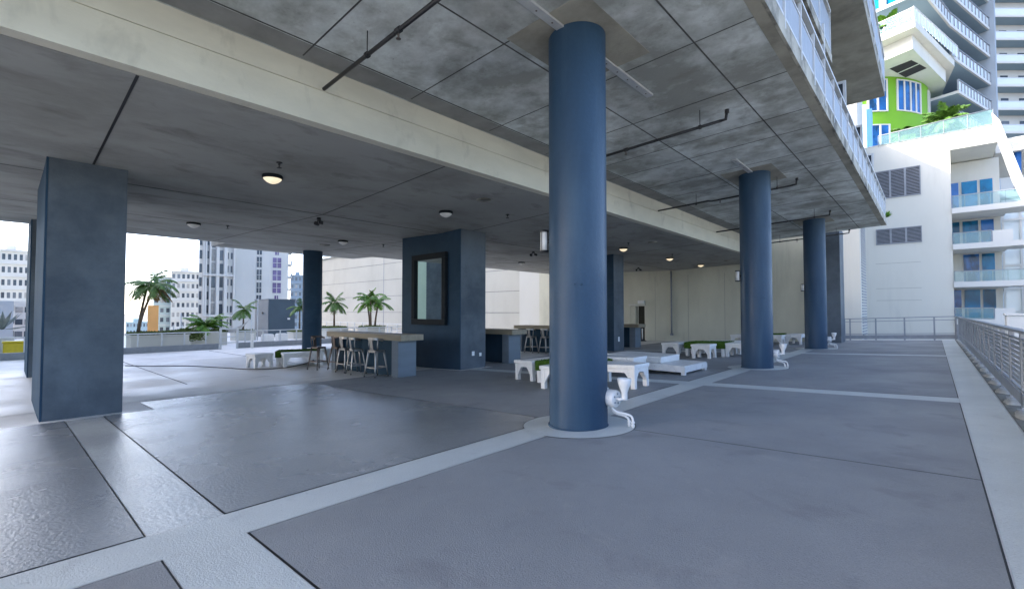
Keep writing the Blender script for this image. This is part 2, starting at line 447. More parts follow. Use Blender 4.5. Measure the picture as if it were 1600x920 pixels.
# gutter and its patched footings
s = MB(); sheet(s, .675, .94, -9, 28.3, .008); s.build('gutter', 'grit', floor)
def footing(x, y, rx, ry, h):
    s = MB(); n = 14; vs = []; fs = []
    for j, (q, hh) in enumerate(((1, 0.0), (.86, .55), (.5, .95), (.1, 1.0))):
        for i in range(n):
            t = 2 * math.pi * i / n; wob = 1 + .12 * math.sin(3 * t + y) + .08 * math.sin(5 * t + 2 * y)
            px, py = x + rx * q * wob * math.cos(t), y + ry * q * wob * math.sin(t)
            vs.append((px, py, zfl(px) + .008 + hh * h))
    for j in range(3):
        for i in range(n): fs.append((j * n + i, j * n + (i + 1) % n, (j + 1) * n + (i + 1) % n, (j + 1) * n + i))
    fs.append([3 * n + i for i in range(n)])
    s.add(vs, fs, True); s.build('footing', 'kerb', floor)
RPOST = [28.05 - 1.15 * i for i in range(32)]
for y in RPOST: footing(.79, y - .25, .095, .30, .045)

# ------------------------------------------------------------------ ceilings, slabs and the storeys above
b = MB()
out = [(-11.1, -5.5), (-6.372, -5.5), (-6.372, 26.4), (-11.1, 26.4)]
b.hexa([(x, y, zce(x)) for x, y in out], [(x, y, 5.3) for x, y in out])
for x0, x1, y0, y1 in ((-20.35, -11.1, -5.5, 26.4), (-22.3, -20.35, 5.7, 12.1)):
    o4 = [(x0, y0), (x1, y0), (x1, y1), (x0, y1)]
    b.hexa([(x, y, zce(x)) for x, y in o4], [(x, y, 5.3) for x, y in o4])
ceil = tag(b.build('ceiling', 'ceil'), kind='structure')
def cjoint(x0, x1, y0, y1, zf, par, h=-.004, m='joint'):
    s = MB(); o4 = [(x0, y0), (x1, y0), (x1, y1), (x0, y1)]
    s.hexa([(x, y, zf(x) + h) for x, y in o4], [(x, y, zf(x) + .003) for x, y in o4]); s.build('joint', m, par)
cjoint(-11.0, -6.375, .89, .92, zce, ceil, m='seam')
for y in (5.19, 9.4, 17.8):
    cjoint(-11.08, -6.375, y, y + .022, zce, ceil)
    cjoint(-20.3, -11.12, y, y + .022, zce, ceil)
cjoint(-11.12, -11.09, -5.4, 26.3, zce, ceil)
cjoint(-15.3, -15.28, -5.4, 26.3, zce, ceil)

b = MB()
for z0, z1, x in ((4.13, 4.585, -6.19), (4.605, H2 + .02, -6.20)):
    b.hexa([(x - .18, -5.5, z0 + K * x), (x, -5.5, z0 + K * x), (x, 26.38, z0 + K * x), (x - .18, 26.38, z0 + K * x)],
           [(x - .18, -5.5, z1 + K * x), (x, -5.5, z1 + K * x), (x, 26.38, z1 + K * x), (x - .18, 26.38, z1 + K * x)])
b.box((-6.37, -5.5, 4.2), (-6.215, 26.37, 4.5))
fas = b.build('downstand_beam', 'fascia', origin=(-6.19, 7, 4.0))
tag(fas, 'long cream painted downstand beam with a shadow groove along its middle', 'beam')

apt = thing('apartment_building', (-8, 8, 4.9), 'low apartment storeys over the deck with mesh railed galleries on the right', 'building')
b = MB(); YE = 24.6
o4 = [(-6.197, -5.5), (-1.4, -5.5), (-1.4, YE), (-6.197, YE)]
b.hexa([(x, y, zo(x)) for x, y in o4], [(x, y, 5.12) for x, y in o4])
slab = b.build('concrete_slab', 'concrete', apt)
for y in (-4.6, -2.8, -1, .8, 2.56, 4.27, 6.03, 7.75, 9.4, 10.4, 11.9, 13.3, 15.4, 17.1, 18.9, 20.7, 22.5):
    cjoint(-6.1, -1.46, y, y + .014 + .01 * random.random(), zo, slab)
for x in (-5.78, -4.06, -2.27):
    cjoint(x, x + .02, -5.4, 24.5, zo, slab)
cjoint(-6.17, -5.8, -5.4, 24.5, zo, slab, h=-.002, m='strip_lt')
for cy in (4.87 + .1, 12.95, 20.9):
    cjoint(-3.95, -2.78, cy - .75, cy + .85, zo, slab, h=-.006, m='concrete_dk')
# drip edge: weathered face and dirty lip under it
b = MB(); b.box((-1.397, -5.5, 4.865), (-1.36, YE + .03, 5.125)); b.build('slab_edge', 'edge', apt)
b = MB(); b.hexa([(-1.54, -5.5, zo(-1.54) - .005), (-1.40, -5.5, zo(-1.4) - .005), (-1.40, YE, zo(-1.4) - .005), (-1.54, YE, zo(-1.54) - .005)],
                 [(-1.54, -5.5, zo(-1.54) + .003), (-1.40, -5.5, zo(-1.4) + .003), (-1.40, YE, zo(-1.4) + .003), (-1.54, YE, zo(-1.54) + .003)])
b.build('drip_edge', 'concrete_dk', apt)
# storeys
part('storey_wall', 'wall', apt, ((-20.2, -5.3, 5.31), (-3.4, 24.0, 7.84)), ((-20.2, -5.3, 8.15), (-3.4, 20, 12.4)))
b = MB(); o4 = [(-20.4, -5.6), (-.97, -5.6), (-.97, 18.0), (-20.4, 18.3)]
b.prism([(x, y, 7.88) for x, y in o4], (0, 0, .26)); b.build('upper_slab', 'concrete_dk', apt)
b = MB(); b.box((-20.4, -5.6, 12.4), (-2.4, 20.3, 12.7)); b.build('roof', 'concrete', apt)
# gallery doors and windows of the first storey
for y in (1.5, 4.8, 8.4, 11.6, 15.2, 18.4, 21.6):
    f = part('window', 'steel_w', apt, ((-3.39, y, 5.35), (-3.33, y + 1.9, 7.5)))
    part('pane', 'win', f, ((-3.335, y + .07, 5.43), (-3.318, y + .92, 7.43)), ((-3.335, y + .98, 5.43), (-3.318, y + 1.83, 7.43)))
# partition screens standing on the gallery
for y in (10.6, 13.6, 17.2, 20.6):
    f = part('partition_screen', 'steel_w', apt, ((-2.3, y, 5.13), (-2.24, y + .06, 6.9)), ((-1.52, y, 5.13), (-1.46, y + .06, 6.9)), ((-2.24, y, 6.84), (-1.52, y + .06, 6.9)), ((-2.24, y, 5.2), (-1.52, y + .06, 5.26)))
    part('pane', 'win', f, ((-2.24, y + .02, 5.26), (-1.52, y + .04, 6.84)))
# small projecting balcony between the two slabs
bal = part('balcony', 'edge', apt, ((-3.3, 4.0, 6.5), (-1.47, 11.6, 6.68)))
b = MB()
for y in (4.05, 5.3, 6.55, 7.8, 9.05, 10.3, 11.55): b.box((-1.52, y - .02, 6.68), (-1.48, y + .02, 7.6))
b.box((-1.525, 4, 7.6), (-1.475, 11.6, 7.65)); b.box((-1.515, 4, 6.76), (-1.485, 11.6, 6.79)); b.box((-3.2, 11.53, 7.6), (-1.52, 11.57, 7.65))
b.build('railing', 'steel_w', bal)
part('mesh_panel', 'mesh', bal, ((-1.506, 4.03, 6.8), (-1.494, 11.53, 7.45)))

# gallery railing on the slab edge
gr = thing('gallery_railing', (-1.44, 10, 5.12), 'pale steel railing with perforated infill along the edge of the concrete slab overhead', 'railing')
py = [-.33 + 1.02 * i for i in range(-3, 25)]
for i, y in enumerate(py):
    part('post', 'steel_w', gr, ((-1.46, y - .018, 5.0), (-1.355, y + .018, 5.1)), ((-1.40, y - .018, 5.1), (-1.355, y + .018, 5.86)))
    if i + 1 < len(py):
        part('mesh_panel', 'mesh', gr, ((-1.388, y + .03, 5.21), (-1.380, y + .99, 5.66)))
part('rail', 'steel_w', gr, ((-1.415, -3.5, 5.86), (-1.345, 24.3, 5.90)))
part('rail', 'steel_w', gr, ((-1.396, -3.5, 5.165), (-1.37, 24.3, 5.20)), ((-1.396, -3.5, 5.665), (-1.37, 24.3, 5.69)))
part('rail', 'steel_w', gr, ((-3.2, 24.27, 5.86), (-1.42, 24.31, 5.90)))
ur = thing('roof_gallery_railing', (-1, 10, 8.14), 'pale steel railing along the edge of the upper brown concrete slab', 'railing')
b = MB()
for i in range(22):
    y = 17.9 - 1.1 * i; b.box((-.99, y - .02, 8.0), (-.95, y + .02, 9.0))
b.build('post', 'steel_w', ur)
part('rail', 'steel_w', ur, ((-1.0, -5, 9.0), (-.94, 17.9, 9.04)), ((-.985, -5, 8.2), (-.955, 17.9, 8.23)))
part('mesh_panel', 'mesh', ur, ((-.975, -5, 8.24), (-.965, 17.9, 8.9)))

# ------------------------------------------------------------------ walls at the far end
b = MB()
b.box((-21.4, 26.4, -1.2), (-14.03, 26.9, 5.2)); b.box((-13.09, 26.4, -1.2), (-3.3, 26.9, 5.2)); b.box((-14.03, 26.4, 1.62), (-13.09, 26.9, 5.2))
ew = thing('end_wall', (-12, 26.4, -.45), 'long cream end wall under the ceiling with a dark doorway and a conduit', 'wall')
b.build('wall', 'wall', ew)
dr = part('door', 'door', ew, ((-13.7, 26.8, -.6), (-13.09, 26.86, 1.62)))
part('door_frame', 'wall', ew, ((-14.02, 26.42, -.6), (-13.72, 26.78, 1.6)))
part('lintel', 'white', ew, ((-14.1, 26.25, 1.64), (-13.0, 26.398, 1.74)))
tl = part('door_light', 'plastic_w', ew, ((-13.45, 26.2, 1.76), (-13.05, 26.39, 1.95)))
b = MB(); b.cyl((-11.37, 26.34, -.02), (-11.37, 26.34, 3.66), .045, n=10); b.box((-11.45, 26.3, -.12), (-11.29, 26.395, 0)); b.build('conduit', 'steel', ew)
b = MB()
for x in (-12.4, -10.4, -8.4, -6.4): b.box((x, 26.394, -.5), (x + .012, 26.402, 3.4))
b.build('wall_joint', 'strip_lt', ew)
b = MB(); b.box((-3.62, 25.2, -.6), (-3.06, 26.39, 5.0)); 
tag(b.build('end_pilaster', 'pier', origin=(-3.3, 25.6, -.14)), 'grey pilaster at the right end of the cream end wall', 'pilaster')

# piers and columns
def pier(y0, y1, x0, x1, label, small=True):
    t = thing('square_pier', ((x0 + x1) / 2, (y0 + y1) / 2, zfl((x0 + x1) / 2)), label, 'pier', 'dark slate piers under the ceiling')
    b = MB(); b.box((x0 + .001, y0 + .03, -1.0), (x1, y1, 4.6), .008); b.build('pier_body', 'pier', t)
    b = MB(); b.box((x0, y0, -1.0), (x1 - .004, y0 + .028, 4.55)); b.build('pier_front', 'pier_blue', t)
    return t
p1 = pier(.36, 1.35, -13.4, -10.2, 'nearest dark slate pier at left edge of the deck')
b = MB(); b.box((-10.199, .80, -.02), (-10.19, .93, .12), .003); b.build('outlet_cover', 'pier', p1)
p2 = pier(8.92, 9.95, -13.15, -10.2, 'dark blue slate pier carrying the framed mirror')
for z in (.0, ): 
    b = MB(); b.box((-10.199, 9.38, -.03), (-10.185, 9.48, .1), .003); b.build('outlet_cover', 'plastic_w', p2)
    b = MB(); b.box((-10.199, 9.68, -.06), (-10.175, 9.76, .04), .003); b.build('outlet_cover', 'plastic_w', p2)
p3 = pier(17.33, 18.2, -13.2, -10.0, 'farthest dark slate pier partly behind the big blue column')
b = MB(); b.box((-9.999, 17.68, .0), (-9.985, 17.8, .2), .003); b.build('outlet_cover', 'plastic_w', p3)
pier(.40, 1.3, -21.8, -18.9, 'dark slate pier at the left edge, half hidden behind the nearest pier')
# mirror
mt = thing('wall_mirror', (-11.6, 8.9, 2.2), 'tall mirror in a thick charcoal frame on the blue pier', 'mirror')
fx0, fx1, fz0, fz1, wd = -12.46, -10.76, .88, 3.09, .17
b = MB()
for a, c in (((fx0, fz0), (fx1, fz0 + wd)), ((fx0, fz1 - wd), (fx1, fz1)), ((fx0, fz0 + wd), (fx0 + wd, fz1 - wd)), ((fx1 - wd, fz0 + wd), (fx1, fz1 - wd))):
    b.box((a[0], 8.80, a[1]), (c[0], 8.915, c[1]), .012)
b.build('frame', 'frame', mt)
part('mirror_glass', 'mirror', mt, ((fx0 + wd - .01, 8.87, fz0 + wd - .01), (fx1 - wd + .01, 8.90, fz1 - wd + .01)))

def round_col(cx, cy, r, z0, z1, label, m='column', grp='round columns along the open side'):
    t = thing('round_column', (cx, cy, z0), label, 'column', grp)
    b = MB(); n = 72
    prof = [(r, z0 - .3), (r, z0 + .01), (r + .0, z0 + .4)] + [(r, z0 + .4 + (z1 - z0 - .35) * i / 5) for i in range(1, 6)]
    b.lathe([(p, q) for p, q in prof], (cx, cy, 0), n)
    b.build('shaft', m, t)
    b = MB(); b.lathe([(r + .002, z0 - .1), (r + .018, z0 - .1), (r + .018, z0 + .018), (r + .004, z0 + .03), (r - .01, z0 + .03)], (cx, cy, 0), n)
    b.build('base_ring', m, t)
    return t
C3 = [(-3.32, 4.87, 'largest round blue column, nearest to the camera'), (-3.32, 12.85, 'second round blue column along the pale stripe'), (-3.32, 20.82, 'third round blue column, farthest along the stripe')]
for cx, cy, lb in C3:
    t = round_col(cx, cy, .362, zfl(cx), zo(cx) + .02, lb)
    for a in (3.9, 4.6):
        b = MB(); dd = Vector((math.cos(a + 1.2), -abs(math.sin(a)), 0)).normalized()
        p = Vector((cx, cy, 1.62)) + dd * .355; b.cyl(p, p + dd * .03, .011, n=8); b.build('bolt', 'pier_blue', t)
round_col(-20.3, 9.1, .40, zfl(-20.3), zce(-20.3) + .02, 'slate round column at the left edge beside the bench', 'pier_blue', None)

# floodlight on each blue column's foot
def floodlight(cx, cy, label):
    d = Vector((.90, .435, 0)).normalized(); sd_ = Vector((d.y, -d.x, 0))
    z = zfl(cx); c = Vector((cx, cy, z + .37))
    t = thing('floodlight', (cx + d.x * .5, cy + d.y * .5, z), label, 'floodlight', 'white floodlights at the column feet')
    s0 = c + d * .355
    b = MB(); b.lathe([(0, 0), (.085, 0), (.10, .012), (.105, .05), (.105, .125), (.098, .14), (0, .14)], s0 + sd_ * .0, 28, (d + sd_ * .55).normalized())
    box = b.build('junction_box', 'paint_w', t)
    ax = (d + sd_ * .55).normalized(); fc = s0 + ax * .141
    u = Vector((0, 0, 1)); v = ax.cross(u)
    b = MB()
    for k in range(5):
        a = k * 1.256 + .5; p = fc + (u * math.sin(a) + v * math.cos(a)) * .06; b.cyl(p, p + ax * .008, .012, n=8)
    b.build('cover_plug', 'steel', box)
    b = MB(); b.box(tuple(s0 - d * .02 - Vector((.03, .03, .14))), tuple(s0 - d * .02 + Vector((.03, .03, .12))), .006); b.build('back_plate', 'paint_w', t)
    nb = fc + v * .0 + d * .06 + Vector((0, 0, -.01))
    b = MB(); b.tube([fc, fc + ax * .05, nb + d * .03 + Vector((0, 0, .02))], .02, 10); b.build('arm', 'paint_w', t)
    b = MB(); lc = nb + d * .03
    b.lathe([(0, .0), (.035, 0), (.037, .02), (.037, .09), (.047, .12), (.068, .17), (.080, .22), (.083, .255), (.078, .262), (.070, .25), (.03, .2), (0, .19)], lc, 24)
    b.build('lamp_holder', 'paint_w', t)
    for k, off in enumerate((-.045, .045)):
        b = MB(); q = s0 + ax * .07 + sd_ * off * .6
        o_ = .205 + .045 * k; dz = .035 * k
        pts = [q + Vector((0, 0, -.085)), q + Vector((0, 0, -.15 + dz)), q + d * .05 + Vector((0, 0, -.195 + dz)), q + d * .13 + Vector((0, 0, -.205 + dz)), q + d * (o_ - .02) + Vector((0, 0, -.225 + dz)), q + d * o_ + Vector((0, 0, -.27 + dz))]
        e = q + d * o_; pts += [Vector((e.x, e.y, z + .06)), Vector((e.x, e.y, z + .005))]
        pp = []
        for i in range(len(pts) - 1):
            for f in (0, .33, .66): pp.append(pts[i].lerp(pts[i + 1], f))
        pp.append(pts[-1])
        for _ in range(2): pp = [pp[0]] + [(pp[i - 1] + pp[i] * 2 + pp[i + 1]) / 4 for i in range(1, len(pp) - 1)] + [pp[-1]]
        b.tube(pp, .014, 10)
        for hh in (.05, .085): b.lathe([(.014, 0), (.022, 0), (.022, .022), (.014, .022)], (e.x, e.y, z + hh), 12)
        b.build('conduit', 'paint_w', t)
for (cx, cy, _), lb in zip(C3, ('white floodlight at the foot of the nearest blue column', 'white floodlight at the foot of the second blue column', 'white floodlight at the foot of the third blue column')):
    floodlight(cx, cy, lb)
# lanterns on the left flank of each column
for (cx, cy, _), lb in zip(C3, ('cylinder wall lantern on the left flank of the nearest blue column', 'cylinder wall lantern on the left flank of the second blue column', 'cylinder wall lantern on the left flank of the third blue column')):
    d = Vector((-.83, -.45, 0)).normalized(); c = Vector((cx, cy, 2.2)) + d * .43
    t = thing('wall_lantern', tuple(c - Vector((0, 0, .14))), lb, 'wall lamp', 'wall lanterns on the blue columns')
    b = MB(); b.cyl(c - Vector((0, 0, .12)), c + Vector((0, 0, .12)), .048, n=16); b.build('diffuser', 'bowl', t)
    b = MB()
    for z in (-.13, .13): b.cyl(c + Vector((0, 0, z - .012)), c + Vector((0, 0, z + .012)), .058, n=16)
    b.cyl(c - d * .08, c - d * .045, .03, n=10)
    for k in range(4):
        p = c + Vector((math.cos(k * 1.57), math.sin(k * 1.57), 0)) * .053; b.cyl(p - Vector((0, 0, .12)), p + Vector((0, 0, .12)), .005, n=6)
    b.build('cage', 'black', t)

# ------------------------------------------------------------------ ceiling fittings
def bowl(x, y, lit, label):
    z = zce(x)
    t = thing('ceiling_light', (x, y, z), label, 'ceiling light', 'lit bowl lights on the ceiling' if lit else 'unlit bowl lights on the ceiling')
    b = MB(); b.lathe([(.0, .01), (.165, .01), (.175, -.02), (.172, -.05), (.155, -.06)], (x, y, z), 28); b.build('rim', 'frame', t)
    b = MB(); b.lathe([(.158, -.05), (.145, -.075), (.10, -.115), (.05, -.14), (.015, -.15), (0, -.151)], (x, y, z), 28); b.build('glass_bowl', 'bowl_lit' if lit else 'bowl', t)
for x, y, l, lb in ((-8.88, 3.22, 1, 'glowing bowl light on the ceiling between the two nearest piers'), (-8.9, 16.2, 1, 'glowing bowl light just right of the nearest blue column'),
                    (-8.95, 20.6, 1, 'middle of the three glowing ceiling bowls beyond the nearest blue column'), (-9.0, 24.6, 1, 'farthest glowing ceiling bowl, near the end wall'),
                    (-8.9, 7.3, 0, 'unlit ceiling bowl right above the mirror pier'), (-15.54, 3.53, 0, 'unlit ceiling bowl just right of the nearest pier top'),
                    (-15.54, 8.04, 0, 'unlit ceiling bowl above the stools of the nearest bar'), (-15.6, 17.8, 0, 'unlit ceiling bowl far off between mirror pier and blue column')):
    bowl(x, y, l, lb)
for x, y, r, lb in ((-7.5, 7.25, .17, 'flat round cover disc on the ceiling right of the mirror pier'), (-17.4, 8.25, .2, 'flat round cover disc on the ceiling above the left slate column'),
                    (-7.55, 15.9, .17, 'flat round cover disc on the ceiling right of the nearest blue column'), (-7.55, 24.2, .17, 'flat round cover disc on the ceiling near the end wall')):
    b = MB(); z = zce(x); b.lathe([(0, .005), (r, .005), (r, -.015), (r - .02, -.022), (0, -.022)], (x, y, z), 24)
    tag(b.build('cover_disc', 'edge', origin=(x, y, z)), lb, 'cover disc', 'round cover discs on the ceiling')
SPR = [(-8.1, 3.04, 'sprinkler head beside the nearest glowing ceiling bowl'), (-15.23, 4.3, 'sprinkler head beyond the nearest pier top on the left ceiling'), (-15.25, 9.5, 'sprinkler head on the ceiling left of the mirror pier'),
       (-8.11, 8.7, 'sprinkler head on the ceiling right of the mirror pier'), (-8.2, 15.3, 'sprinkler head right of the nearest blue column'), (-8.4, 19.6, 'sprinkler head among the far glowing ceiling bowls')]
for x, y, lb in SPR:
    z = zce(x); t = thing('fire_sprinkler', (x, y, z), lb, 'sprinkler', 'sprinkler heads on the inner ceiling')
    b = MB(); b.lathe([(0, .004), (.05, .004), (.05, -.012), (.018, -.02), (.018, -.05), (0, -.05)], (x, y, z), 14); b.cyl((x - .02, y, z - .09), (x - .015, y, z - .05), .005, n=6); b.cyl((x + .02, y, z - .09), (x + .015, y, z - .05), .005, n=6)
    b.lathe([(0, -.09), (.04, -.09), (.04, -.097), (0, -.097)], (x, y, z), 12); b.build('deflector', 'pipe', t)
for x, y, lb in ((-11.62, 5.35, 'black twin camera mount where ceiling joints cross left of the mirror pier'), (-11.9, 14.3, 'black twin camera mount on the ceiling right of the mirror pier'), (-12.0, 23.5, 'black twin camera mount on the ceiling near the end wall')):
    z = zce(x); t = thing('twin_spotlight', (x, y, z), lb, 'spotlight', 'twin black fittings on the ceiling')
    b = MB(); b.cyl((x, y, z), (x, y, z - .06), .05, n=14); b.build('mount', 'black', t)
    for s_ in (-1, 1):
        b = MB(); b.tube([(x, y, z - .05), (x + s_ * .07, y, z - .08), (x + s_ * .12, y, z - .12)], .018, 8); b.cyl((x + s_ * .10, y - .05, z - .13), (x + s_ * .14, y + .05, z - .15), .045, n=14); b.build('lamp_head', 'black', t)
# sprinkler pipes under the outer slab
for i, (y, lb) in enumerate(((2.9, 'black sprinkler pipe hung under the slab left of the nearest column'), (8.1, 'black sprinkler pipe just right of the nearest blue column'), (13.5, 'black sprinkler pipe crossing behind the second blue column'),
                            (18.6, 'black sprinkler pipe passing above the third blue column'), (23.45, 'farthest black sprinkler pipe, close to the end of the slab'))):
    zp = lambda x: zo(x) - .30
    t = thing('sprinkler_pipe', (-4.2, y, zo(-4.2)), lb, 'pipe', 'sprinkler pipes under the outer slab')
    b = MB()
    if i == 2:
        b.tube([(-6.19, y - .06, zp(-6.19)), (-4.7, y - .06, zp(-4.7)), (-4.62, y + .04, zp(-4.62)), (-2.6, y + .04, zp(-2.6))], .024, 10)
    else:
        b.tube([(-6.19, y, zp(-6.19)), (-4.4, y, zp(-4.4)), (-2.6, y, zp(-2.6))], .026, 10)
        b.cyl((-4.42, y, zp(-4.42)), (-4.34, y, zp(-4.34)), .036, n=10)
    b.build('pipe_run', 'pipe', t)
    b = MB(); b.tube([(-2.62, y, zp(-2.62)), (-2.52, y, zp(-2.52)), (-2.50, y, zp(-2.5) + .12)], .026, 8); b.cyl((-2.5, y, zp(-2.5) + .1), (-2.5, y, zp(-2.5) + .16), .035, n=10); b.build('elbow', 'pipe', t)
    for x in (-5.05, -2.95):
        b = MB(); b.cyl((x, y, zp(x)), (x, y, zo(x)), .007, n=6); b.lathe([(.03, -.02), (.038, -.02), (.038, .02), (.03, .02)], (x, y, zp(x)), 12, (1, 0, 0)); b.build('hanger', 'pipe', t)
    b = MB(); b.cyl((-4.38, y, zp(-4.38) - .09), (-4.38, y, zp(-4.38)), .012, n=8); b.lathe([(0, 0), (.028, 0), (.028, .006), (0, .006)], (-4.38, y, zp(-4.38) - .1), 10); b.build('sprinkler', 'gun_dk', t)
# channel strips on the slab along the column line
for y0, y1, lb in ((3.0, 4.52, 'pale metal channel on the slab before the nearest column'), (5.45, 6.95, 'pale metal channel on the slab just beyond the nearest column'), (11.2, 12.5, 'short pale metal channel on the slab before the second column')):
    b = MB(); x = -3.32
    b.hexa([(x - .055, y0, zo(x) - .03), (x + .055, y0, zo(x) - .03), (x + .055, y1, zo(x) - .03), (x - .055, y1, zo(x) - .03)], [(x - .055, y0, zo(x) + .01), (x + .055, y0, zo(x) + .01), (x + .055, y1, zo(x) + .01), (x - .055, y1, zo(x) + .01)])
    t = thing('ceiling_channel', (x, (y0 + y1) / 2, zo(x)), lb, 'channel', 'pale channels on the slab'); b.build('channel', 'galv', t)
    b = MB(); n = int((y1 - y0) / .3)
    for k in range(n): b.cyl((x, y0 + .15 + k * .3, zo(x) - .034), (x, y0 + .15 + k * .3, zo(x) - .02), .012, n=8)
    b.build('screw', 'gun_dk', t)

# ------------------------------------------------------------------ railings of the deck
rr = thing('deck_railing', (.8, 10, zfl(.8)), 'grey steel railing with wire infill along the right edge of the deck', 'railing')
Z0 = zfl(.8)
for y in RPOST:
    if y < -6: continue
    part('post', 'steel', rr, ((.785, y - .035, Z0), (.84, y + .035, Z0 + 1.0)))
    part('base_plate', 'steel', rr, ((.75, y - .06, Z0 + .02), (.86, y + .06, Z0 + .05)))
part('top_rail', 'steel', rr, ((.76, -6, Z0 + 1.0), (.86, 28.12, Z0 + 1.035)))
part('rail', 'steel', rr, ((.79, -6, Z0 + .9), (.82, 28.1, Z0 + .925)), ((.79, -6, Z0 + .27), (.82, 28.1, Z0 + .295)))
part('toe_board', 'mesh', rr, ((.785, -6, Z0 + .10), (.80, 28.1, Z0 + .25)))
b = MB()
for k in range(9): b.box((.802, -6, Z0 + .325 + k * .063), (.808, 28.1, Z0 + .372 + k * .063))
b.build('wire_infill', 'mesh', rr)
b = MB()
yy = -6
while yy < 28.05: b.box((.809, yy, Z0 + .30), (.812, yy + .008, Z0 + .9)); yy += .115
b.build('wire_infill', 'mesh', rr)
fr = thing('end_railing', (-1.3, 28.1, -.05), 'grey open steel railing across the far end of the deck', 'railing')
for i, x in enumerate((-3.27, -3.05, -2.05, -1.0, .02, .72)):
    part('post', 'steel', fr, ((x - .03, 28.08, zfl(x)), (x + .03, 28.13, zfl(x) + 1.02)))
def slopebox(b, x0, x1, y0, y1, h0, h1):
    o4 = [(x0, y0), (x1, y0), (x1, y1), (x0, y1)]
    b.hexa([(x, y, zfl(x) + h0) for x, y in o4], [(x, y, zfl(x) + h1) for x, y in o4])
for nm, h0, h1, y0, y1 in (('top_rail', 1.02, 1.06, 28.06, 28.15), ('rail', .28, .31, 28.09, 28.12), ('rail', .88, .91, 28.09, 28.12), ('toe_board', .06, .24, 28.09, 28.115)):
    b = MB(); slopebox(b, -3.3, .76, y0, y1, h0, h1); b.build(nm, 'steel', fr)

lr = thing('terrace_railing', (-28.1, 6, zfl(-28)), 'pale grey railing with a low gate between the deck and the planters at left', 'railing')
ZL = zfl(-28.1)
ys = [-6 + .93 * i for i in range(36)]
for y in ys:
    if 7.7 < y < 8.5: continue
    part('post', 'steel_w', lr, ((-28.13, y - .03, ZL), (-28.07, y + .03, ZL + .9)))
for y0, y1 in ((-6, 7.6), (8.55, 26.4)):
    part('top_rail', 'steel_w', lr, ((-28.14, y0, ZL + .9), (-28.06, y1, ZL + .95)))
    part('kerb', 'steel', lr, ((-28.16, y0, ZL - .02), (-28.04, y1, ZL + .30)))
gt = part('gate', 'steel_w', lr, ((-28.05, 7.62, ZL), (-27.97, 7.72, ZL + 1.12)), ((-28.05, 8.42, ZL), (-27.97, 8.52, ZL + 1.12)), ((-28.04, 7.72, ZL + 1.04), (-27.98, 8.42, ZL + 1.11)), ((-28.03, 7.72, ZL + .30), (-27.99, 8.42, ZL + .36)), ((-28.03, 7.72, ZL + .62), (-27.99, 8.42, ZL + .67)))
b = MB(); b.box((-27.6, 9.0, ZL), (-27.48, 9.12, ZL + .75)); b.box((-27.62, 8.98, ZL + .75), (-27.46, 9.14, ZL + .8)); 
tag(b.build('white_post', 'paint_w', origin=(-27.5, 9.06, ZL)), 'short white post standing in front of the terrace railing gate', 'post')

# ------------------------------------------------------------------ benches, turf tables, low platform
def bench(L, W, H=.45):
    t = thing('white_bench', (0, 0, 0), 'white bench', 'bench', 'white benches round the turf tables')
    b = MB(); b.box((-L / 2, -W / 2, H - .075), (L / 2, W / 2, H), .016); b.build('seat', 'paint_w', t)
    b = MB()
    b.box((-L / 2 + .03, -W / 2 + .03, H - .15), (L / 2 - .03, -W / 2 + .055, H - .076)); b.box((-L / 2 + .03, W / 2 - .055, H - .15), (L / 2 - .03, W / 2 - .03, H - .076))
    b.box((-L / 2 + .03, -W / 2 + .056, H - .15), (-L / 2 + .055, W / 2 - .056, H - .076)); b.box((L / 2 - .055, -W / 2 + .056, H - .15), (L / 2 - .03, W / 2 - .056, H - .076))
    b.build('apron', 'paint_w', t)
    for sx in (-1, 1):
        for sy in (-1, 1):
            x1, y1 = sx * (L / 2 - .02), sy * (W / 2 - .02)
            b = MB(); b.box((x1 - sx * .092, y1 - sy * .092, 0), (x1, y1, H - .077), .006); b.build('leg', 'paint_w', t)
            b = MB()
            for dx, dy in ((1, 0), (0, 1)):
                reach = min(.125, (L if dx else W) / 2 - .14)
                px0 = x1 - sx * .093 if dx else x1 - sx * .012; py0 = y1 - sy * .093 if dy else y1 - sy * .012
                th = Vector((0, -sy * .05, 0)) if dx else Vector((-sx * .05, 0, 0))
                dv = Vector((-sx * dx, -sy * dy, 0)); p = Vector((px0, py0, 0))
                poly = [p + Vector((0, 0, H - .152)), p + dv * reach + Vector((0, 0, H - .152)), p + dv * reach * .8 + Vector((0, 0, H - .17)), p + dv * reach * .12 + Vector((0, 0, H - .30)), p + Vector((0, 0, H - .33))]
                b.prism(poly, th)
            b.build('brace', 'paint_w', t)
    return t
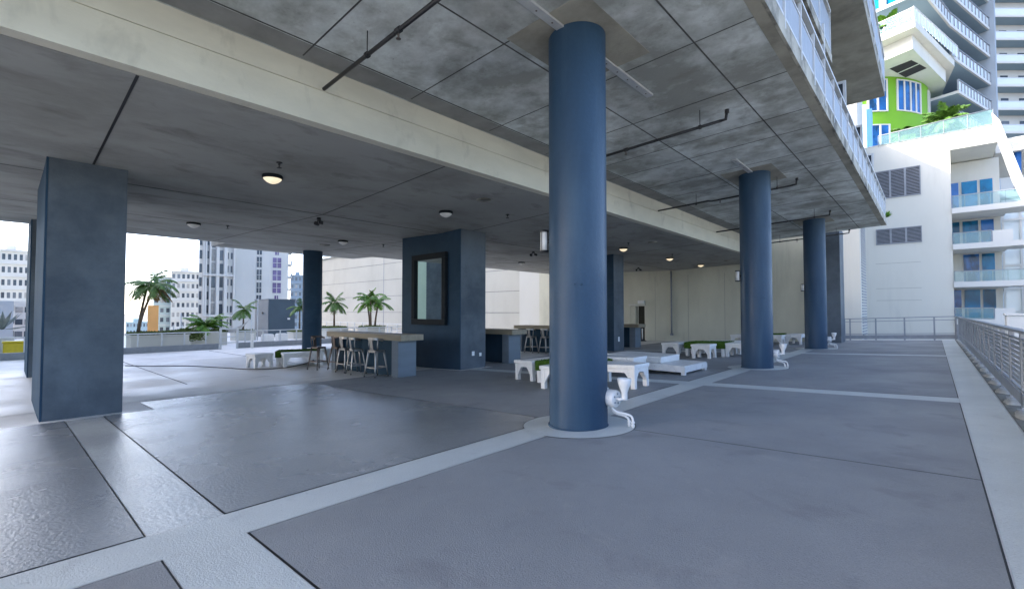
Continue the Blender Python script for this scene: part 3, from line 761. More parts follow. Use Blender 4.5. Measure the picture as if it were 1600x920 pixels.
def turf_table(L, W, H=.47):
    t = thing('turf_table', (0, 0, 0), 'turf table', 'table', 'turf covered tables')
    b = MB(); b.box((-L / 2 + .02, -W / 2 + .02, H - .16), (L / 2 - .02, W / 2 - .02, H - .02)); b.build('table_frame', 'paint_w', t)
    for sx in (-1, 1):
        for sy in (-1, 1):
            b = MB(); b.box((sx * (L / 2 - .03), sy * (W / 2 - .03), 0), (sx * (L / 2 - .13), sy * (W / 2 - .13), H - .16), .006); b.build('leg', 'paint_w', t)
    b = MB()
    b.box((-L / 2, -W / 2, H - .21), (L / 2, W / 2, H), .02)
    rnd = random.Random(3)
    for k in range(2600):
        f = rnd.random()
        if f < .6: p = Vector((rnd.uniform(-L / 2, L / 2), rnd.uniform(-W / 2, W / 2), H - .003)); n = Vector((rnd.uniform(-.5, .5), rnd.uniform(-.5, .5), 1))
        elif f < .8: p = Vector((rnd.uniform(-L / 2, L / 2), rnd.choice((-1, 1)) * W / 2, H - rnd.uniform(0, .2))); n = Vector((rnd.uniform(-.4, .4), math.copysign(1, p.y), rnd.uniform(-.3, .5)))
        else: p = Vector((rnd.choice((-1, 1)) * L / 2, rnd.uniform(-W / 2, W / 2), H - rnd.uniform(0, .2))); n = Vector((math.copysign(1, p.x), rnd.uniform(-.4, .4), rnd.uniform(-.3, .5)))
        s_ = n.orthogonal().normalized() * .007
        b.add([p - s_, p + s_, p + n.normalized() * rnd.uniform(.014, .03)], [(0, 1, 2)])
    b.build('turf_cover', 'turf', t)
    return t
def place(o, x, y, rz, label, first):
    c = o if first else copy_tree(o)
    c.location = (x, y, zfl(x) + (.007 if x > -11.3 else .006))
    slope = TILT if x > -11.8 else math.atan(.015)
    c.rotation_euler = (Matrix.Rotation(-slope, 3, 'Y') @ Matrix.Rotation(rz, 3, 'Z')).to_euler()
    c['label'] = label
    return c
sq = bench(.62, .62); lg = bench(1.25, .66); tt = turf_table(1.35, 1.0)
# cluster beside the nearest column
place(tt, -5.75, 8.28, 0, 'turf covered table behind the nearest blue column', True)
place(lg, -6.8, 8.55, R(80), 'white bench left of the nearest column, its far end by the turf table', True)
place(sq, -5.45, 7.42, 0, 'small square white bench half hidden by the nearest column', True)
place(lg, -4.75, 8.22, R(2), 'white bench just right of the nearest column behind its floodlight', False)
place(lg, -5.6, 9.85, R(0), 'white bench behind the turf table and beside the low cushioned platform', False)
# cluster between first and second column
place(tt, -5.72, 16.35, 0, 'turf covered table between the nearest and the second column', False)
place(lg, -6.85, 16.45, R(86), 'white bench on the left side of the middle turf table', False)
place(sq, -5.52, 15.3, 0, 'small square white bench in front of the middle turf table', False)
place(lg, -4.72, 16.5, R(88), 'white bench on the right of the middle turf table by the second column', False)
place(lg, -5.7, 17.5, R(0), 'white bench behind the middle turf table', False)
# cluster before the end wall
place(tt, -5.7, 24.0, R(4), 'turf covered table near the end wall, between second and third column', False)
place(lg, -4.55, 24.0, R(88), 'white bench right of the farthest turf table beside the third column', False)
place(sq, -5.1, 22.7, 0, 'small square white bench in front of the farthest turf table', False)
place(lg, -6.9, 24.1, R(90), 'white bench on the left side of the farthest turf table', False)
# cluster at the left edge
place(tt, -16.55, 6.95, R(62), 'turf covered table at the left edge before the slate round column', False)
place(sq, -16.45, 5.65, R(8), 'small white bench left of the leftmost turf table', False)
place(lg, -15.75, 6.75, R(75), 'white bench in front of the leftmost turf table', False)
place(lg, -17.2, 8.2, R(10), 'white bench behind the leftmost turf table by the bar stools', False)
def onfloor(x, y):
    d_ = ray(x, y); n_ = Vector((-.015, 0, 1)); c0_ = -.474 + 11.8 * .015
    return CP + d_ * ((c0_ + .02 - n_.dot(CP)) / n_.dot(d_))
hp = [onfloor(a, c) for a, c in ((196, 571), (240, 572), (295, 571), (345, 574), (392, 577), (430, 576), (462, 572), (482, 566), (494, 560))]
hs = []
for i in range(len(hp) - 1):
    for f in (0, .25, .5, .75): hs.append(hp[i].lerp(hp[i + 1], f))
hs.append(hp[-1])
for _ in range(3): hs = [hs[0]] + [(hs[i - 1] + hs[i] * 2 + hs[i + 1]) / 4 for i in range(1, len(hs) - 1)] + [hs[-1]]
b = MB(); b.tube(hs, .013, 8)
tag(b.build('garden_hose', 'black', origin=tuple(hp[4])), 'black hose snaking across the bright floor past the leftmost benches', 'hose')
# low cushioned platform
pf = thing('low_platform', (-5.25, 11.15, zfl(-5.25) + .007), 'low white slatted platform beyond the nearest column, cushion on it', 'platform')
zb = zfl(-5.25) + .007; b = MB()
for k in range(9): b.box((-6.3, 10.46 + k * .155, zb + .215), (-4.22, 10.60 + k * .155, zb + .245))
b.build('slats', 'paint_w', pf)
part('apron', 'paint_w', pf, ((-6.3, 10.44, zb + .10), (-4.24, 10.475, zb + .214)), ((-6.3, 11.81, zb + .10), (-4.24, 11.845, zb + .214)), ((-4.24, 10.44, zb + .10), (-4.205, 11.845, zb + .214)), ((-6.3, 10.476, zb + .1), (-6.27, 11.809, zb + .214)))
for x in (-6.29, -4.30):
    for y in (10.45, 11.74):
        part('leg', 'paint_w', pf, ((x, y, zb - .05), (x + .09, y + .09, zb + .214)), bev=.005)
cu = MB(); cu.box((-6.35, 10.62, zb + .246), (-4.85, 11.72, zb + .40), .03)
tag(cu.build('seat_cushion', 'paint_w', origin=(-5.6, 11.17, zb + .246)), 'thick white seat cushion lying on the low platform', 'cushion')

# ------------------------------------------------------------------ bars and stools
def bar(x0, x1, y0, y1, label):
    z = zfl(x1); H = 1.10
    t = thing('bar_counter', ((x0 + x1) / 2, (y0 + y1) / 2, zfl((x0 + x1) / 2)), label, 'bar counter', 'bar counters along the pier line')
    b = MB()
    n = 4
    for k in range(n):
        ya, yb = y0 - .07 + (y1 - y0 + .14) * k / n, y0 - .07 + (y1 - y0 + .14) * (k + 1) / n - .004
        b.hexa([(x0 - .2, ya, z + H - .15 - .02), (x1 + .22, ya, z + H - .15), (x1 + .22, yb, z + H - .15), (x0 - .2, yb, z + H - .17)], [(x0 - .2, ya, z + H - .02), (x1 + .22, ya, z + H), (x1 + .22, yb, z + H), (x0 - .2, yb, z + H - .02)])
    b.build('counter_top', 'bartop', t)
    b = MB(); b.box((x1 - .30, y0, z - .12), (x1, y1, z + H - .152), .008); b.build('end_panel', 'bar', t)
    b = MB(); b.box((x0, y0, z - .3), (x0 + .22, y1, z + H - .172), .008); b.build('end_panel', 'bar', t)
    b = MB(); b.box((x0 + .222, y1 - .30, z - .3), (x1 - .302, y1 - .02, z + H - .175)); b.build('back_panel', 'bar_blue', t)
    return t
bar(-13.75, -10.15, 6.78, 7.34, 'nearest bar counter with a row of metal stools, left of the mirror pier')
bar(-13.75, -10.25, 11.06, 11.64, 'second bar counter, just behind and right of the mirror pier')
bar(-13.75, -10.3, 15.45, 16.02, 'third bar counter with two stools, left of the nearest blue column')
bar(-13.75, -10.4, 20.0, 20.55, 'farthest bar counter, right of the far pier near the doorway')

def stool(mt, name='bar_stool'):
    t = thing(name, (0, 0, 0), 'stool', 'bar stool', 'metal bar stools at the counters')
    S = .70; b = MB()
    b.box((-.155, -.155, S - .025), (.155, .155, S), .012); b.box((-.148, -.148, S - .055), (.148, .148, S - .026), .004)
    b.build('seat', mt, t)
    for sx in (-1, 1):
        for sy in (-1, 1):
            b = MB(); p1_ = Vector((sx * .135, sy * .135, S - .03)); p0_ = Vector((sx * .215, sy * .215, .02))
            b.tube([p0_, p0_.lerp(p1_, .3), p0_.lerp(p1_, .75), p1_], [.012, .018, .026, .027], 6)
            leg = b.build('leg', mt, t)
            b = MB(); b.cyl((sx * .217, sy * .217, 0), (sx * .213, sy * .213, .035), .017, n=8); b.build('foot_cap', 'black', leg)
    q = .19; b = MB()
    for a, c in (((-q, -q), (q, -q)), ((q, -q), (q, q)), ((q, q), (-q, q)), ((-q, q), (-q, -q))):
        b.box((min(a[0], c[0]) - .006, min(a[1], c[1]) - .006, .235), (max(a[0], c[0]) + .006, max(a[1], c[1]) + .006, .262))
    b.build('footrest', mt, t)
    b = MB(); pts = []
    for k in range(13):
        a = math.pi * k / 12; pts.append((.185 * math.cos(a) , -.10 - .10 * math.sin(a), 1.0 + .012 * math.sin(a)))
    pts = [(.185, .05, .97)] + pts + [(-.185, .05, .97)]
    for i in range(len(pts) - 1):
        a, c = Vector(pts[i]), Vector(pts[i + 1]); o_ = Vector((0, .012, 0))
        b.hexa([a - Vector((0, 0, .035)), c - Vector((0, 0, .035)), c - Vector((0, 0, .035)) + o_, a - Vector((0, 0, .035)) + o_], [a + Vector((0, 0, .025)), c + Vector((0, 0, .025)), c + Vector((0, 0, .025)) + o_, a + Vector((0, 0, .025)) + o_])
    for sx in (-1, 1): b.tube([(sx * .145, -.08, S - .01), (sx * .175, -.11, .85), (sx * .18, -.10, 1.0)], .014, 6)
    b.hexa([(-.05, -.15, S - .01), (.05, -.15, S - .01), (.05, -.135, S - .01), (-.05, -.135, S - .01)], [(-.06, -.20, 1.0), (.06, -.20, 1.0), (.06, -.185, 1.0), (-.06, -.185, 1.0)])
    b.build('backrest', mt, t)
    return t
st = stool('gun'); sk = stool('gun_dk')
def sput(o, x, y, rz, label, first=False):
    c = o if first else copy_tree(o)
    c.location = (x, y, zfl(x) + .008); c.rotation_euler.z = rz; c['label'] = label
sput(st, -10.92, 6.62, R(8), 'metal bar stool nearest the blue end panel of the nearest bar', True)
sput(st, -12.15, 6.72, R(-10), 'metal bar stool in the middle of the nearest bar, second from its end panel')
sput(st, -12.75, 6.75, R(6), 'metal bar stool in the middle of the nearest bar, third from its end panel')
sput(sk, -13.55, 6.9, R(12), 'dark metal stool in the shade under the far end of the nearest bar', True)
sput(sk, -14.15, 6.55, R(-75), 'dark metal stool standing beyond the left end of the nearest bar')
sput(st, -12.85, 15.3, R(4), 'metal stool at the third bar, just right of the second bar')
sput(st, -12.1, 15.35, R(-5), 'metal stool at the third bar, right against the nearest blue column')

# parasol base by the door
x, y = -12.85, 25.6; z = zfl(x)
t = thing('parasol_base', (x, y, z), 'white parasol stem on a dark round base by the doorway', 'parasol base')
b = MB(); b.lathe([(0, .12), (.05, .12), (.18, .06), (.25, .02), (.25, -.02), (0, -.02)], (x, y, z), 20); b.build('foot', 'black', t)
b = MB(); b.cyl((x, y, z + .1), (x, y, z + .75), .035, n=12); b.build('stem', 'paint_w', t)

# ------------------------------------------------------------------ terrace at left: planters, palms, hammock, shed, long wall
def frond(b, base, az, el, L, droop, n=13, wid=.34, leaf=.03, rnd=random):
    p = Vector(base); d = Vector((math.cos(az) * math.cos(el), math.sin(az) * math.cos(el), math.sin(el)))
    pts = [p.copy()]
    for i in range(n):
        d = (d + Vector((0, 0, -droop / n))).normalized(); p = p + d * (L / n); pts.append(p.copy())
    side = Vector((-math.sin(az), math.cos(az), 0))
    b.tube(pts[::2] if len(pts) % 2 else pts[::2] + [pts[-1]], [.014] * len(pts[::2]) + ([.014] if len(pts) % 2 == 0 else []), 4)
    for i in range(2, len(pts)):
        f = i / n; wl = wid * math.sin(math.pi * min(1, .15 + f * .82)) ** .7 * rnd.uniform(.85, 1.1)
        ax = (pts[i] - pts[i - 1]).normalized()
        for s_ in (-1, 1):
            for q in (0, .5):
                o = pts[i - 1].lerp(pts[i], q)
                tip = o + (side * s_ * .8 + ax * .65).normalized() * wl + Vector((0, 0, -wl * rnd.uniform(.25, .75)))
                mid = o.lerp(tip, .45) + Vector((0, 0, wl * .1))
                wv = ax * leaf
                b.add([o - wv * .5, o + wv * .5, mid + wv, tip, mid - wv], [(0, 1, 2, 4), (4, 2, 3)])
def palm(x, y, z, h, label, stems=1, e0=-.25, nf=13, L=1.5, m='frond', lean=0, grp='palms in the terrace planters', dry=0, spread=.35, sd=1):
    rnd = random.Random(sd); t = thing('palm_tree', (x, y, z), label, 'palm', grp)
    cb = MB(); db = MB()
    for s_ in range(stems):
        a = 2 * math.pi * s_ / max(1, stems) + sd; q = spread if stems > 1 else 0
        x0, y0 = x + q * .3 * math.cos(a), y + q * .6 * math.sin(a); x1, y1 = x + q * math.cos(a), y + q * 1.3 * math.sin(a) + lean * (s_ + 1)
        hh = h * rnd.uniform(.86, 1.0)
        b = MB(); pts = [(x0 + (x1 - x0) * f ** 1.5, y0 + (y1 - y0) * f ** 1.5, z + hh * f) for f in (0, .2, .4, .6, .8, 1)]
        b.tube(pts, [.085, .07, .06, .055, .055, .05], 8); b.build('trunk', 'trunk', t)
        for k in range(nf):
            el = rnd.uniform(e0, 1.3); frond(cb, pts[-1], 2 * math.pi * (k + rnd.random() * .6) / nf, el, L * rnd.uniform(.75, 1.05), rnd.uniform(1.2, 2.0), rnd=rnd, wid=.36)
        for k in range(dry): frond(db, pts[-1], rnd.uniform(0, 6.28), -.5, L * .8, 1.0, rnd=rnd, wid=.25)
    cb.build('crown', m, t)
    if dry: db.build('dry_fronds', 'dry', t)
    return t
def planter(x0, x1, y0, y1, z0, z1, label, m='white'):
    t = thing('planter_box', ((x0 + x1) / 2, (y0 + y1) / 2, z0), label, 'planter', 'pale planter boxes on the terrace')
    b = MB(); b.box((x0, y0, z0), (x1, y1, z1), .02); b.box((x0 - .04, y0 - .04, z1 - .06), (x1 + .04, y1 + .04, z1 + .0), .01); b.build('box', m, t)
    rnd = random.Random(int(abs(y0) * 7 + abs(x0))); b = MB()
    for k in range(int(260 * (x1 - x0) * (y1 - y0)) + 150):
        p = Vector((rnd.uniform(x0 + .02, x1 - .02), rnd.uniform(y0 + .02, y1 - .02), z1 - .01)); n_ = Vector((rnd.uniform(-.9, .9), rnd.uniform(-.9, .9), 1)).normalized() * rnd.uniform(.08, .24)
        s_ = n_.orthogonal().normalized() * .035
        b.add([p - s_, p + s_, p + n_ * .6 + s_ * 1.2, p + n_, p + n_ * .6 - s_ * 1.2], [(0, 1, 2, 4), (4, 2, 3)])
    b.build('ground_cover', 'hedge', t)
    return t
zt = zfl(-30)
planter(-30.4, -29.0, 4.1, 6.5, zt, .1, 'long white planter under the leaning palms, directly behind the terrace railing')
planter(-35.6, -34.4, 6.7, 7.9, zfl(-35), -.05, 'white planter with low hedge, left of the bushy plant')
planter(-33.9, -32.6, 7.4, 9.3, zfl(-33), .0, 'white planter below the bushy bright palm, left of the gate')
palm(-29.9, 4.5, .1, 2.9, 'leaning palm with a brown dry skirt in the long white planter', stems=2, nf=12, L=1.45, lean=.35, dry=4, sd=3)
palm(-33.2, 8.3, 0, .35, 'bushy bright green young palm spilling over the planter left of the gate', nf=30, L=1.5, m='frond2', sd=5, e0=.35)
def on(px_, py_, d):
    r_ = ray(px_, py_); return CP + r_ * (d / math.hypot(r_.x, r_.y))
for px_, base, top, d, stems, lb, sd_ in ((380, 518, 480, 40, 1, 'small dark palm between the hammock and the slate shed', 11), (468, 518, 478, 40, 1, 'palm between the slate shed and the slate round column', 12),
                                     (522, 513, 468, 34, 1, 'single stemmed palm in a planter right of the slate round column', 13), (581, 512, 466, 34, 3, 'three stemmed palm in a planter above the nearest bar', 14)):
    p = on(px_, base, d); q = on(px_, top, d)
    planter(p.x - .6, p.x + .6, p.y - .7, p.y + .7, p.z - .75, p.z, {11: 'planter of the small dark palm beside the slate shed', 12: 'planter between slate shed and slate round column', 13: 'planter under the single stemmed palm right of the slate column', 14: 'planter under the three stemmed palm above the nearest bar'}[sd_])
    palm(p.x, p.y, p.z, q.z - p.z, lb, stems=stems, nf=14 if stems == 1 else 11, L=1.25, m='frond2' if stems == 3 else 'frond', sd=sd_, spread=.38)
t = thing('low_hedge_plant', (-31.8, 7.0, zt), 'low rounded green shrub between the leaning palms and the bushy palm', 'shrub')
rnd = random.Random(5); b = MB()
for k in range(900):
    a, e, r_ = rnd.uniform(0, 6.28), rnd.uniform(-.2, 1.5), .75 * rnd.random() ** .4
    p = Vector((-31.8 + r_ * math.cos(a) * math.cos(e), 7.0 + 1.2 * r_ * math.sin(a) * math.cos(e), -.3 + .75 * r_ * math.sin(e))); n_ = Vector((rnd.uniform(-1, 1), rnd.uniform(-1, 1), rnd.uniform(-.2, 1))).normalized() * .16; s_ = n_.orthogonal().normalized() * .05
    b.add([p - s_ * .3, p + s_ * .3, p + n_ * .5 + s_, p + n_, p + n_ * .5 - s_], [(0, 1, 2, 4), (4, 2, 3)])
b.build('foliage', 'hedge', t); b = MB(); b.cyl((-31.8, 7, zt), (-31.8, 7, -.1), .06, n=8); b.build('stem', 'trunk', t)
# hammocks slung between thin posts
def hammock(pa, pb, sag, label):
    pa, pb = Vector(pa), Vector(pb); t = thing('hammock', tuple((pa + pb) / 2 - Vector((0, 0, 1.8))), label, 'hammock', 'canvas hammocks on the terrace')
    b = MB(); n = 16; vs = []; sd_ = (pb - pa).cross(Vector((0, 0, 1))).normalized()
    for i in range(n + 1):
        f = .12 + .76 * i / n; c = pa.lerp(pb, f) - Vector((0, 0, sag * 4 * f * (1 - f))); wv = .55 * math.sin(math.pi * (.08 + .84 * i / n))
        for k, (u, v) in enumerate(((-1, .55), (-.6, .14), (0, 0), (.6, .14), (1, .55))): vs.append(c + sd_ * u * wv + Vector((0, 0, v * wv)))
    b.add(vs, [(i * 5 + k, i * 5 + k + 1, (i + 1) * 5 + k + 1, (i + 1) * 5 + k) for i in range(n) for k in range(4)], True); b.build('sling', 'canvas', t)
    b = MB(); b.tube([pa, vs[2]], .012, 5); b.tube([pb, vs[-3]], .012, 5); b.build('rope', 'steel', t)
    for p in (pa, pb):
        b = MB(); b.cyl((p.x, p.y, zfl(p.x)), p + Vector((0, 0, .12)), .035, n=8); b.build('post', 'steel_w', t)
hammock(on(330, 500, 37), on(393, 494, 37), 1.0, 'canvas hammock hanging between posts left of the slate shed')
hammock(on(283, 492, 39), on(328, 498, 39), .45, 'paler canvas hammock behind the leaning palms')
for px_, lb in ((271, 'left of three thin white poles beside the leaning palms'), (285, 'middle of three thin white poles beside the leaning palms'), (295, 'right of three thin white poles beside the bushy palm')):
    p = on(px_, 508, 36); b = MB(); b.cyl((p.x, p.y, zfl(p.x)), tuple(p), .04, n=8); b.box((p.x - .06, p.y - .06, zfl(p.x) - .02), (p.x + .06, p.y + .06, zfl(p.x) + .03))
    tag(b.build('white_pole', 'paint_w', origin=(p.x, p.y, zfl(p.x))), lb, 'pole', 'thin white poles on the terrace')
# tall thin mast in front of the shed
p = on(403, 470, 38); b = MB(); b.cyl((p.x, p.y, zfl(p.x)), tuple(p), .04, .03, n=8); b.cyl(p, p + Vector((0, 0, .15)), .07, .05, n=8)
tag(b.build('light_mast', 'steel_w', origin=(p.x, p.y, zfl(p.x))), 'thin grey mast in front of the slate shed', 'mast')
# slate shed
sh = thing('roof_shed', (-43.5, 16, zfl(-43)), 'slate blue box shaped shed on the terrace with a bulkhead lamp', 'shed')
za = zfl(-43) - .1
b = MB(); b.box((-45.6, 15.2, za), (-42.3, 17.4, 2.28)); b.build('wall', 'slate_blue', sh)
b = MB(); b.box((-45.5, 15.17, za), (-42.34, 15.199, 2.26)); b.build('side_wall', 'slate_blue_lit', sh)  # thin sheet in the paler tone, painting this face as the sunnier one
b = MB(); b.box((-45.65, 15.14, 2.285), (-42.26, 17.45, 2.36)); b.build('roof', 'slate_blue_lit', sh)
b = MB(); b.box((-42.29, 16.75, .55), (-42.2, 16.95, .7), .01); b.build('bulkhead_lamp', 'plastic_w', sh)
b = MB(); b.box((-43.7, 15.10, 1.05), (-43.5, 15.165, 1.22), .01); b.build('vent', 'black', sh)
for px_, py_, d, lb in ((418, 530, 37, 'white box unit at the foot of the slate shed'), (440, 525, 38, 'second white box unit, right at the shed corner')):
    p = on(px_, py_, d); z = zfl(p.x); b = MB(); b.box((p.x - .3, p.y - .35, z), (p.x + .3, p.y + .35, z + .45), .03); b.box((p.x - .25, p.y - .3, z + .451), (p.x + .25, p.y + .3, z + .5), .01)
    tag(b.build('equipment_box', 'paint_w', origin=(p.x, p.y, z)), lb, 'equipment box')
# long panelled wall beyond the deck
lw = thing('panel_wall', (-40, 27.6, -1), 'tall off-white panelled wall of the neighbouring block beyond the palms', 'wall')
b = MB(); b.box((-64, 27.6, -20), (-24.2, 30, 8.0)); b.build('wall', 'offwhite', lw)
b = MB()
for z in (-.6, 1.15, 2.9, 4.65, 6.4): b.box((-63.9, 27.585, z), (-24.25, 27.603, z + .05))
b.build('joint_line', 'strip_lt', lw)
b = MB(); b.box((-33.4, 27.57, -20), (-33.3, 27.605, 7.9)); b.box((-44.2, 27.58, -20), (-44.12, 27.605, 7.9)); b.build('downpipe', 'steel', lw)
b = MB(); b.box((-64.1, 27.4, 8.01), (-24.1, 30.1, 8.12)); b.build('coping', 'offwhite', lw)
rw = thing('white_return_wall', (-22.5, 27.2, -.7), 'short white wall return between the panelled wall and the end wall', 'wall')
part('wall', 'white', rw, ((-24.15, 27.3, -1), (-21.45, 27.9, 5.2))); part('coping', 'white_plain', rw, ((-24.18, 27.25, 5.21), (-21.42, 27.95, 5.3)))
# low rail behind the far planters
b = MB()
pr = thing('parapet_rail', (-40, 22, -.7), 'thin steel rail behind the planters in front of the panelled wall', 'railing')
for k in range(20): part('post', 'steel_w', pr, ((-50 + k * 1.4, 22.0, -1.2), (-49.95 + k * 1.4, 22.05, .2)))
part('rail', 'steel_w', pr, ((-50, 22, .2), (-23.3, 22.05, .25))); part('rail', 'steel_w', pr, ((-50, 22.01, -.3), (-23.3, 22.04, -.27)))

# unseen block added beyond the left end of the deck to shade the terrace
nb_ = thing('shade_tower', (-78, -30, -24), 'unseen tall grey slab added left of the terrace to shade it', 'building')
part('wall', 'tower_b', nb_, ((-112, -44, -24), (-46, -14, 50)))
for r_ in range(9):
    for k in range(10):
        part('window', 'win', nb_, ((-109 + k * 6.4, -13.99, -6 + r_ * 6), (-105.5 + k * 6.4, -13.9, -3 + r_ * 6)))
# far left corner of the terrace
ag = thing('agave', tuple(on(4, 535, 33)), 'grey spiky agave at the far left edge beyond the railing', 'plant')
c = on(4, 500, 33); b = MB(); rnd = random.Random(2)
for k in range(13):
    a = 2 * math.pi * k / 13; e = rnd.uniform(.1, 1.0); d = Vector((math.cos(a) * math.cos(e), math.sin(a) * math.cos(e), math.sin(e))); s_ = Vector((-math.sin(a), math.cos(a), 0)) * .1; o = c - Vector((0, 0, .45))
    b.add([o - s_ * .5, o + s_ * .5, o + d * .55 + s_, o + d * 1.1, o + d * .55 - s_, o + d * .5 - Vector((0, 0, .06))], [(0, 1, 2, 5), (5, 2, 3), (5, 3, 4), (0, 5, 4)])
b.build('leaves', 'agave', ag); z = zfl(c.x); b = MB(); b.lathe([(0, -.02), (.3, -.02), (.4, .5), (.42, .8), (.36, .8), (0, .75)], (c.x, c.y, z), 16); b.build('pot', 'white', ag)
p = on(22, 545, 31); z = zfl(p.x); b = MB(); b.box((p.x - .25, p.y - .35, z), (p.x + .25, p.y + .35, z + .62), .04); b.box((p.x - .28, p.y - .38, z + .621), (p.x + .28, p.y + .38, z + .70), .03)
tag(b.build('yellow_bin', 'yellow', origin=(p.x, p.y, z)), 'yellow box behind the railing at the far left', 'bin')

# ------------------------------------------------------------------ city towers on the left
def facade_tower(name, label, px0, px1, ptop, dist, depth, m, rows, cols, wm, fl=3.1, yaw=None, z0=-24, wfrac=.55, hfrac=.45, slabm=None, roofs=True, cat='building', skip=None):
    """block whose front faces the deck; px0..px1 wide in the photo at that distance"""
    a, c = on(px0, ptop, dist), on(px1, ptop, dist)
    d = Vector((c.x - a.x, c.y - a.y, 0)); W = d.length; d.normalize(); n = Vector((d.y, -d.x, 0))
    if n.dot(Vector((0, 0, 0)) - a) < 0: n = -n
    zt_ = (a.z + c.z) / 2
    A = Vector((a.x, a.y, 0)); t = thing(name, (A.x, A.y, z0), label, cat, 'city buildings beyond the terrace')
    def blk(u0, u1, v0, v1, za_, zb_):
        p = [A + d * u0 + n * v0, A + d * u1 + n * v0, A + d * u1 + n * v1, A + d * u0 + n * v1]
        return [(q.x, q.y, za_) for q in p], [(q.x, q.y, zb_) for q in p]
    b = MB(); b.hexa(*blk(0, W, -depth, 0, z0, zt_)); b.build('wall', m, t)
    if roofs:
        b = MB(); b.hexa(*blk(W * .3, W * .6, -depth * .7, -depth * .3, zt_, zt_ + 1.6)); b.build('roof_hut', m, t)
        b = MB(); b.hexa(*blk(-.15, W + .15, -.4, .15, zt_ - .5, zt_ + .15)); b.build('parapet', m, t)
    me = None; cnt = 0
    pw = W / cols
    for r_ in range(rows):
        zc_ = zt_ - 1.6 - fl * r_
        for k in range(cols):
            if skip and skip(r_, k): continue
            if cnt >= 99: break
            u = pw * (k + .5)
            b = MB(); b.hexa(*blk(u - pw * wfrac / 2, u + pw * wfrac / 2, .002, .07, zc_ - fl * hfrac / 2, zc_ + fl * hfrac / 2)); b.build('window', random.choice((wm, wm, 'win_mid', 'win_curtain')), t); cnt += 1
    if slabm:
        for r_ in range(rows):
            zc_ = zt_ - .2 - fl * r_
            b = MB(); b.hexa(*blk(0, W, .071, .55, zc_ - .1, zc_ + .1)); b.build('balcony', slabm, t)
    return t, blk, W, zt_
# big white tower: window bays on its left face, plain flank with two window strips
T, blk, W, zt_ = facade_tower('white_tower', 'tall white tower with two blue window strips behind the slate shed', 370, 453, 240, 130, 14, 'white_plain', 0, 1, 'win', z0=-24)
fl = 3.15
for (u0, u1, wm, sk_) in ((.40, .49, 'win', ()), (.70, .86, 'win_purple', (3, 7))):
    for r_ in range(15):
        zc_ = zt_ - 2 - fl * r_
        b = MB()
        if r_ % 4 == 3 and wm == 'win_purple': b.hexa(*blk(W * (u0 + .04), W * (u1 - .05), .002, .1, zc_ - 1.2, zc_ + 1.2))
        else: b.hexa(*blk(W * u0, W * u1, .002, .1, zc_ - 1.3, zc_ + 1.25))
        wdw = b.build('window', wm, T); b = MB(); b.hexa(*blk(W * (u0 + u1) / 2 - .06, W * (u0 + u1) / 2 + .06, .101, .16, zc_ - 1.3, zc_ + 1.25)); b.hexa(*blk(W * u0, W * u1, .161, .2, zc_ - .1, zc_)); b.build('mullion', 'white_plain', wdw)
for r_ in range(15):
    zc_ = zt_ - 2.2 - fl * r_; b = MB(); b.hexa(*blk(W + .01, W + .9, -6, -.6, zc_ - .2, zc_ + .1)); b.hexa(*blk(W + .8, W + .88, -6, -.6, zc_ + .1, zc_ + 1.1)); b.build('balcony', 'white_plain', T)
T2, blk, W, zt_ = facade_tower('white_tower_wing', 'white tower wing with rows of windows and ribbed bays, left of the plain tower flank', 314, 369, 240, 128, 12, 'white_plain', 0, 1, 'win', z0=-24)
for r_ in range(14):
    zc_ = zt_ - 2 - fl * r_
    for k, (u0, u1, wm, hh) in enumerate(((.02, .09, 'win', 1.0), (.22, .28, 'win', .9), (.33, .46, 'win_curtain' if r_ % 3 else 'win_mid', 1.35), (.56, .68, 'win_mid' if r_ % 3 == 1 else 'win', 1.2), (.79, .84, 'win', .75), (.90, .95, 'win', .75))):
        b = MB(); b.hexa(*blk(W * u0, W * u1, .002, .08, zc_ - hh, zc_ + hh)); b.build('window', wm, T2)
b = MB()
for u in (.12, .18, .30, .49, .53, .71, .76, .98): b.hexa(*blk(W * u, W * u + .35, .081, .7, -24, zt_ - .2))
b.build('rib', 'white_plain', T2)
for r_ in range(0, 14, 3): b = MB(); zc_ = zt_ - .4 - fl * r_; b.hexa(*blk(W * .12, W * .98, .71, 1.0, zc_ - .2, zc_ + .25)); b.build('ledge', 'white_plain', T2)
# mid distance apartment block, teal flank left, white front right
facade_tower('teal_apartment_block', 'pale teal apartment flank behind the leaning palms', 240, 268, 432, 182, 10, 'paleteal', 8, 3, 'win', fl=3.0, roofs=False, slabm='white_plain')
facade_tower('white_apartment_block', 'mid height white apartment block with square windows, left of the tall tower', 268, 313, 424, 178, 14, 'white_plain', 10, 6, 'win', fl=3.0, slabm='white_plain')
facade_tower('low_blue_office', 'low pale blue office block in the far distance behind the leaning palms', 197, 233, 503, 300, 30, 'paleteal', 4, 7, 'win_mid', fl=3.4)
facade_tower('balcony_apartment_tower', 'grey white apartment tower with balconies at the far left edge', -8, 47, 391, 160, 14, 'white_plain', 9, 6, 'win', fl=3.0, slabm='white_plain')
facade_tower('pale_blue_gable', 'plain pale blue gable wall below the apartment tower at far left', -20, 22, 470, 120, 12, 'tower_b', 0, 1, 'win', roofs=False)
facade_tower('striped_office_block', 'low white block with dark window bands at the far left', 23, 52, 470, 122, 10, 'white_plain', 7, 2, 'win', fl=2.2, wfrac=.8, roofs=False)
facade_tower('orange_gable', 'orange rendered gable wall behind the leaning palms', 231, 248, 477, 95, 8, 'orange', 0, 1, 'win', roofs=False)
facade_tower('blue_grey_tower', 'blue grey glazed tower right of the tall white tower', 454, 478, 430, 215, 14, 'bluegrey', 10, 4, 'win_mid', fl=3.2, slabm='tower_b')

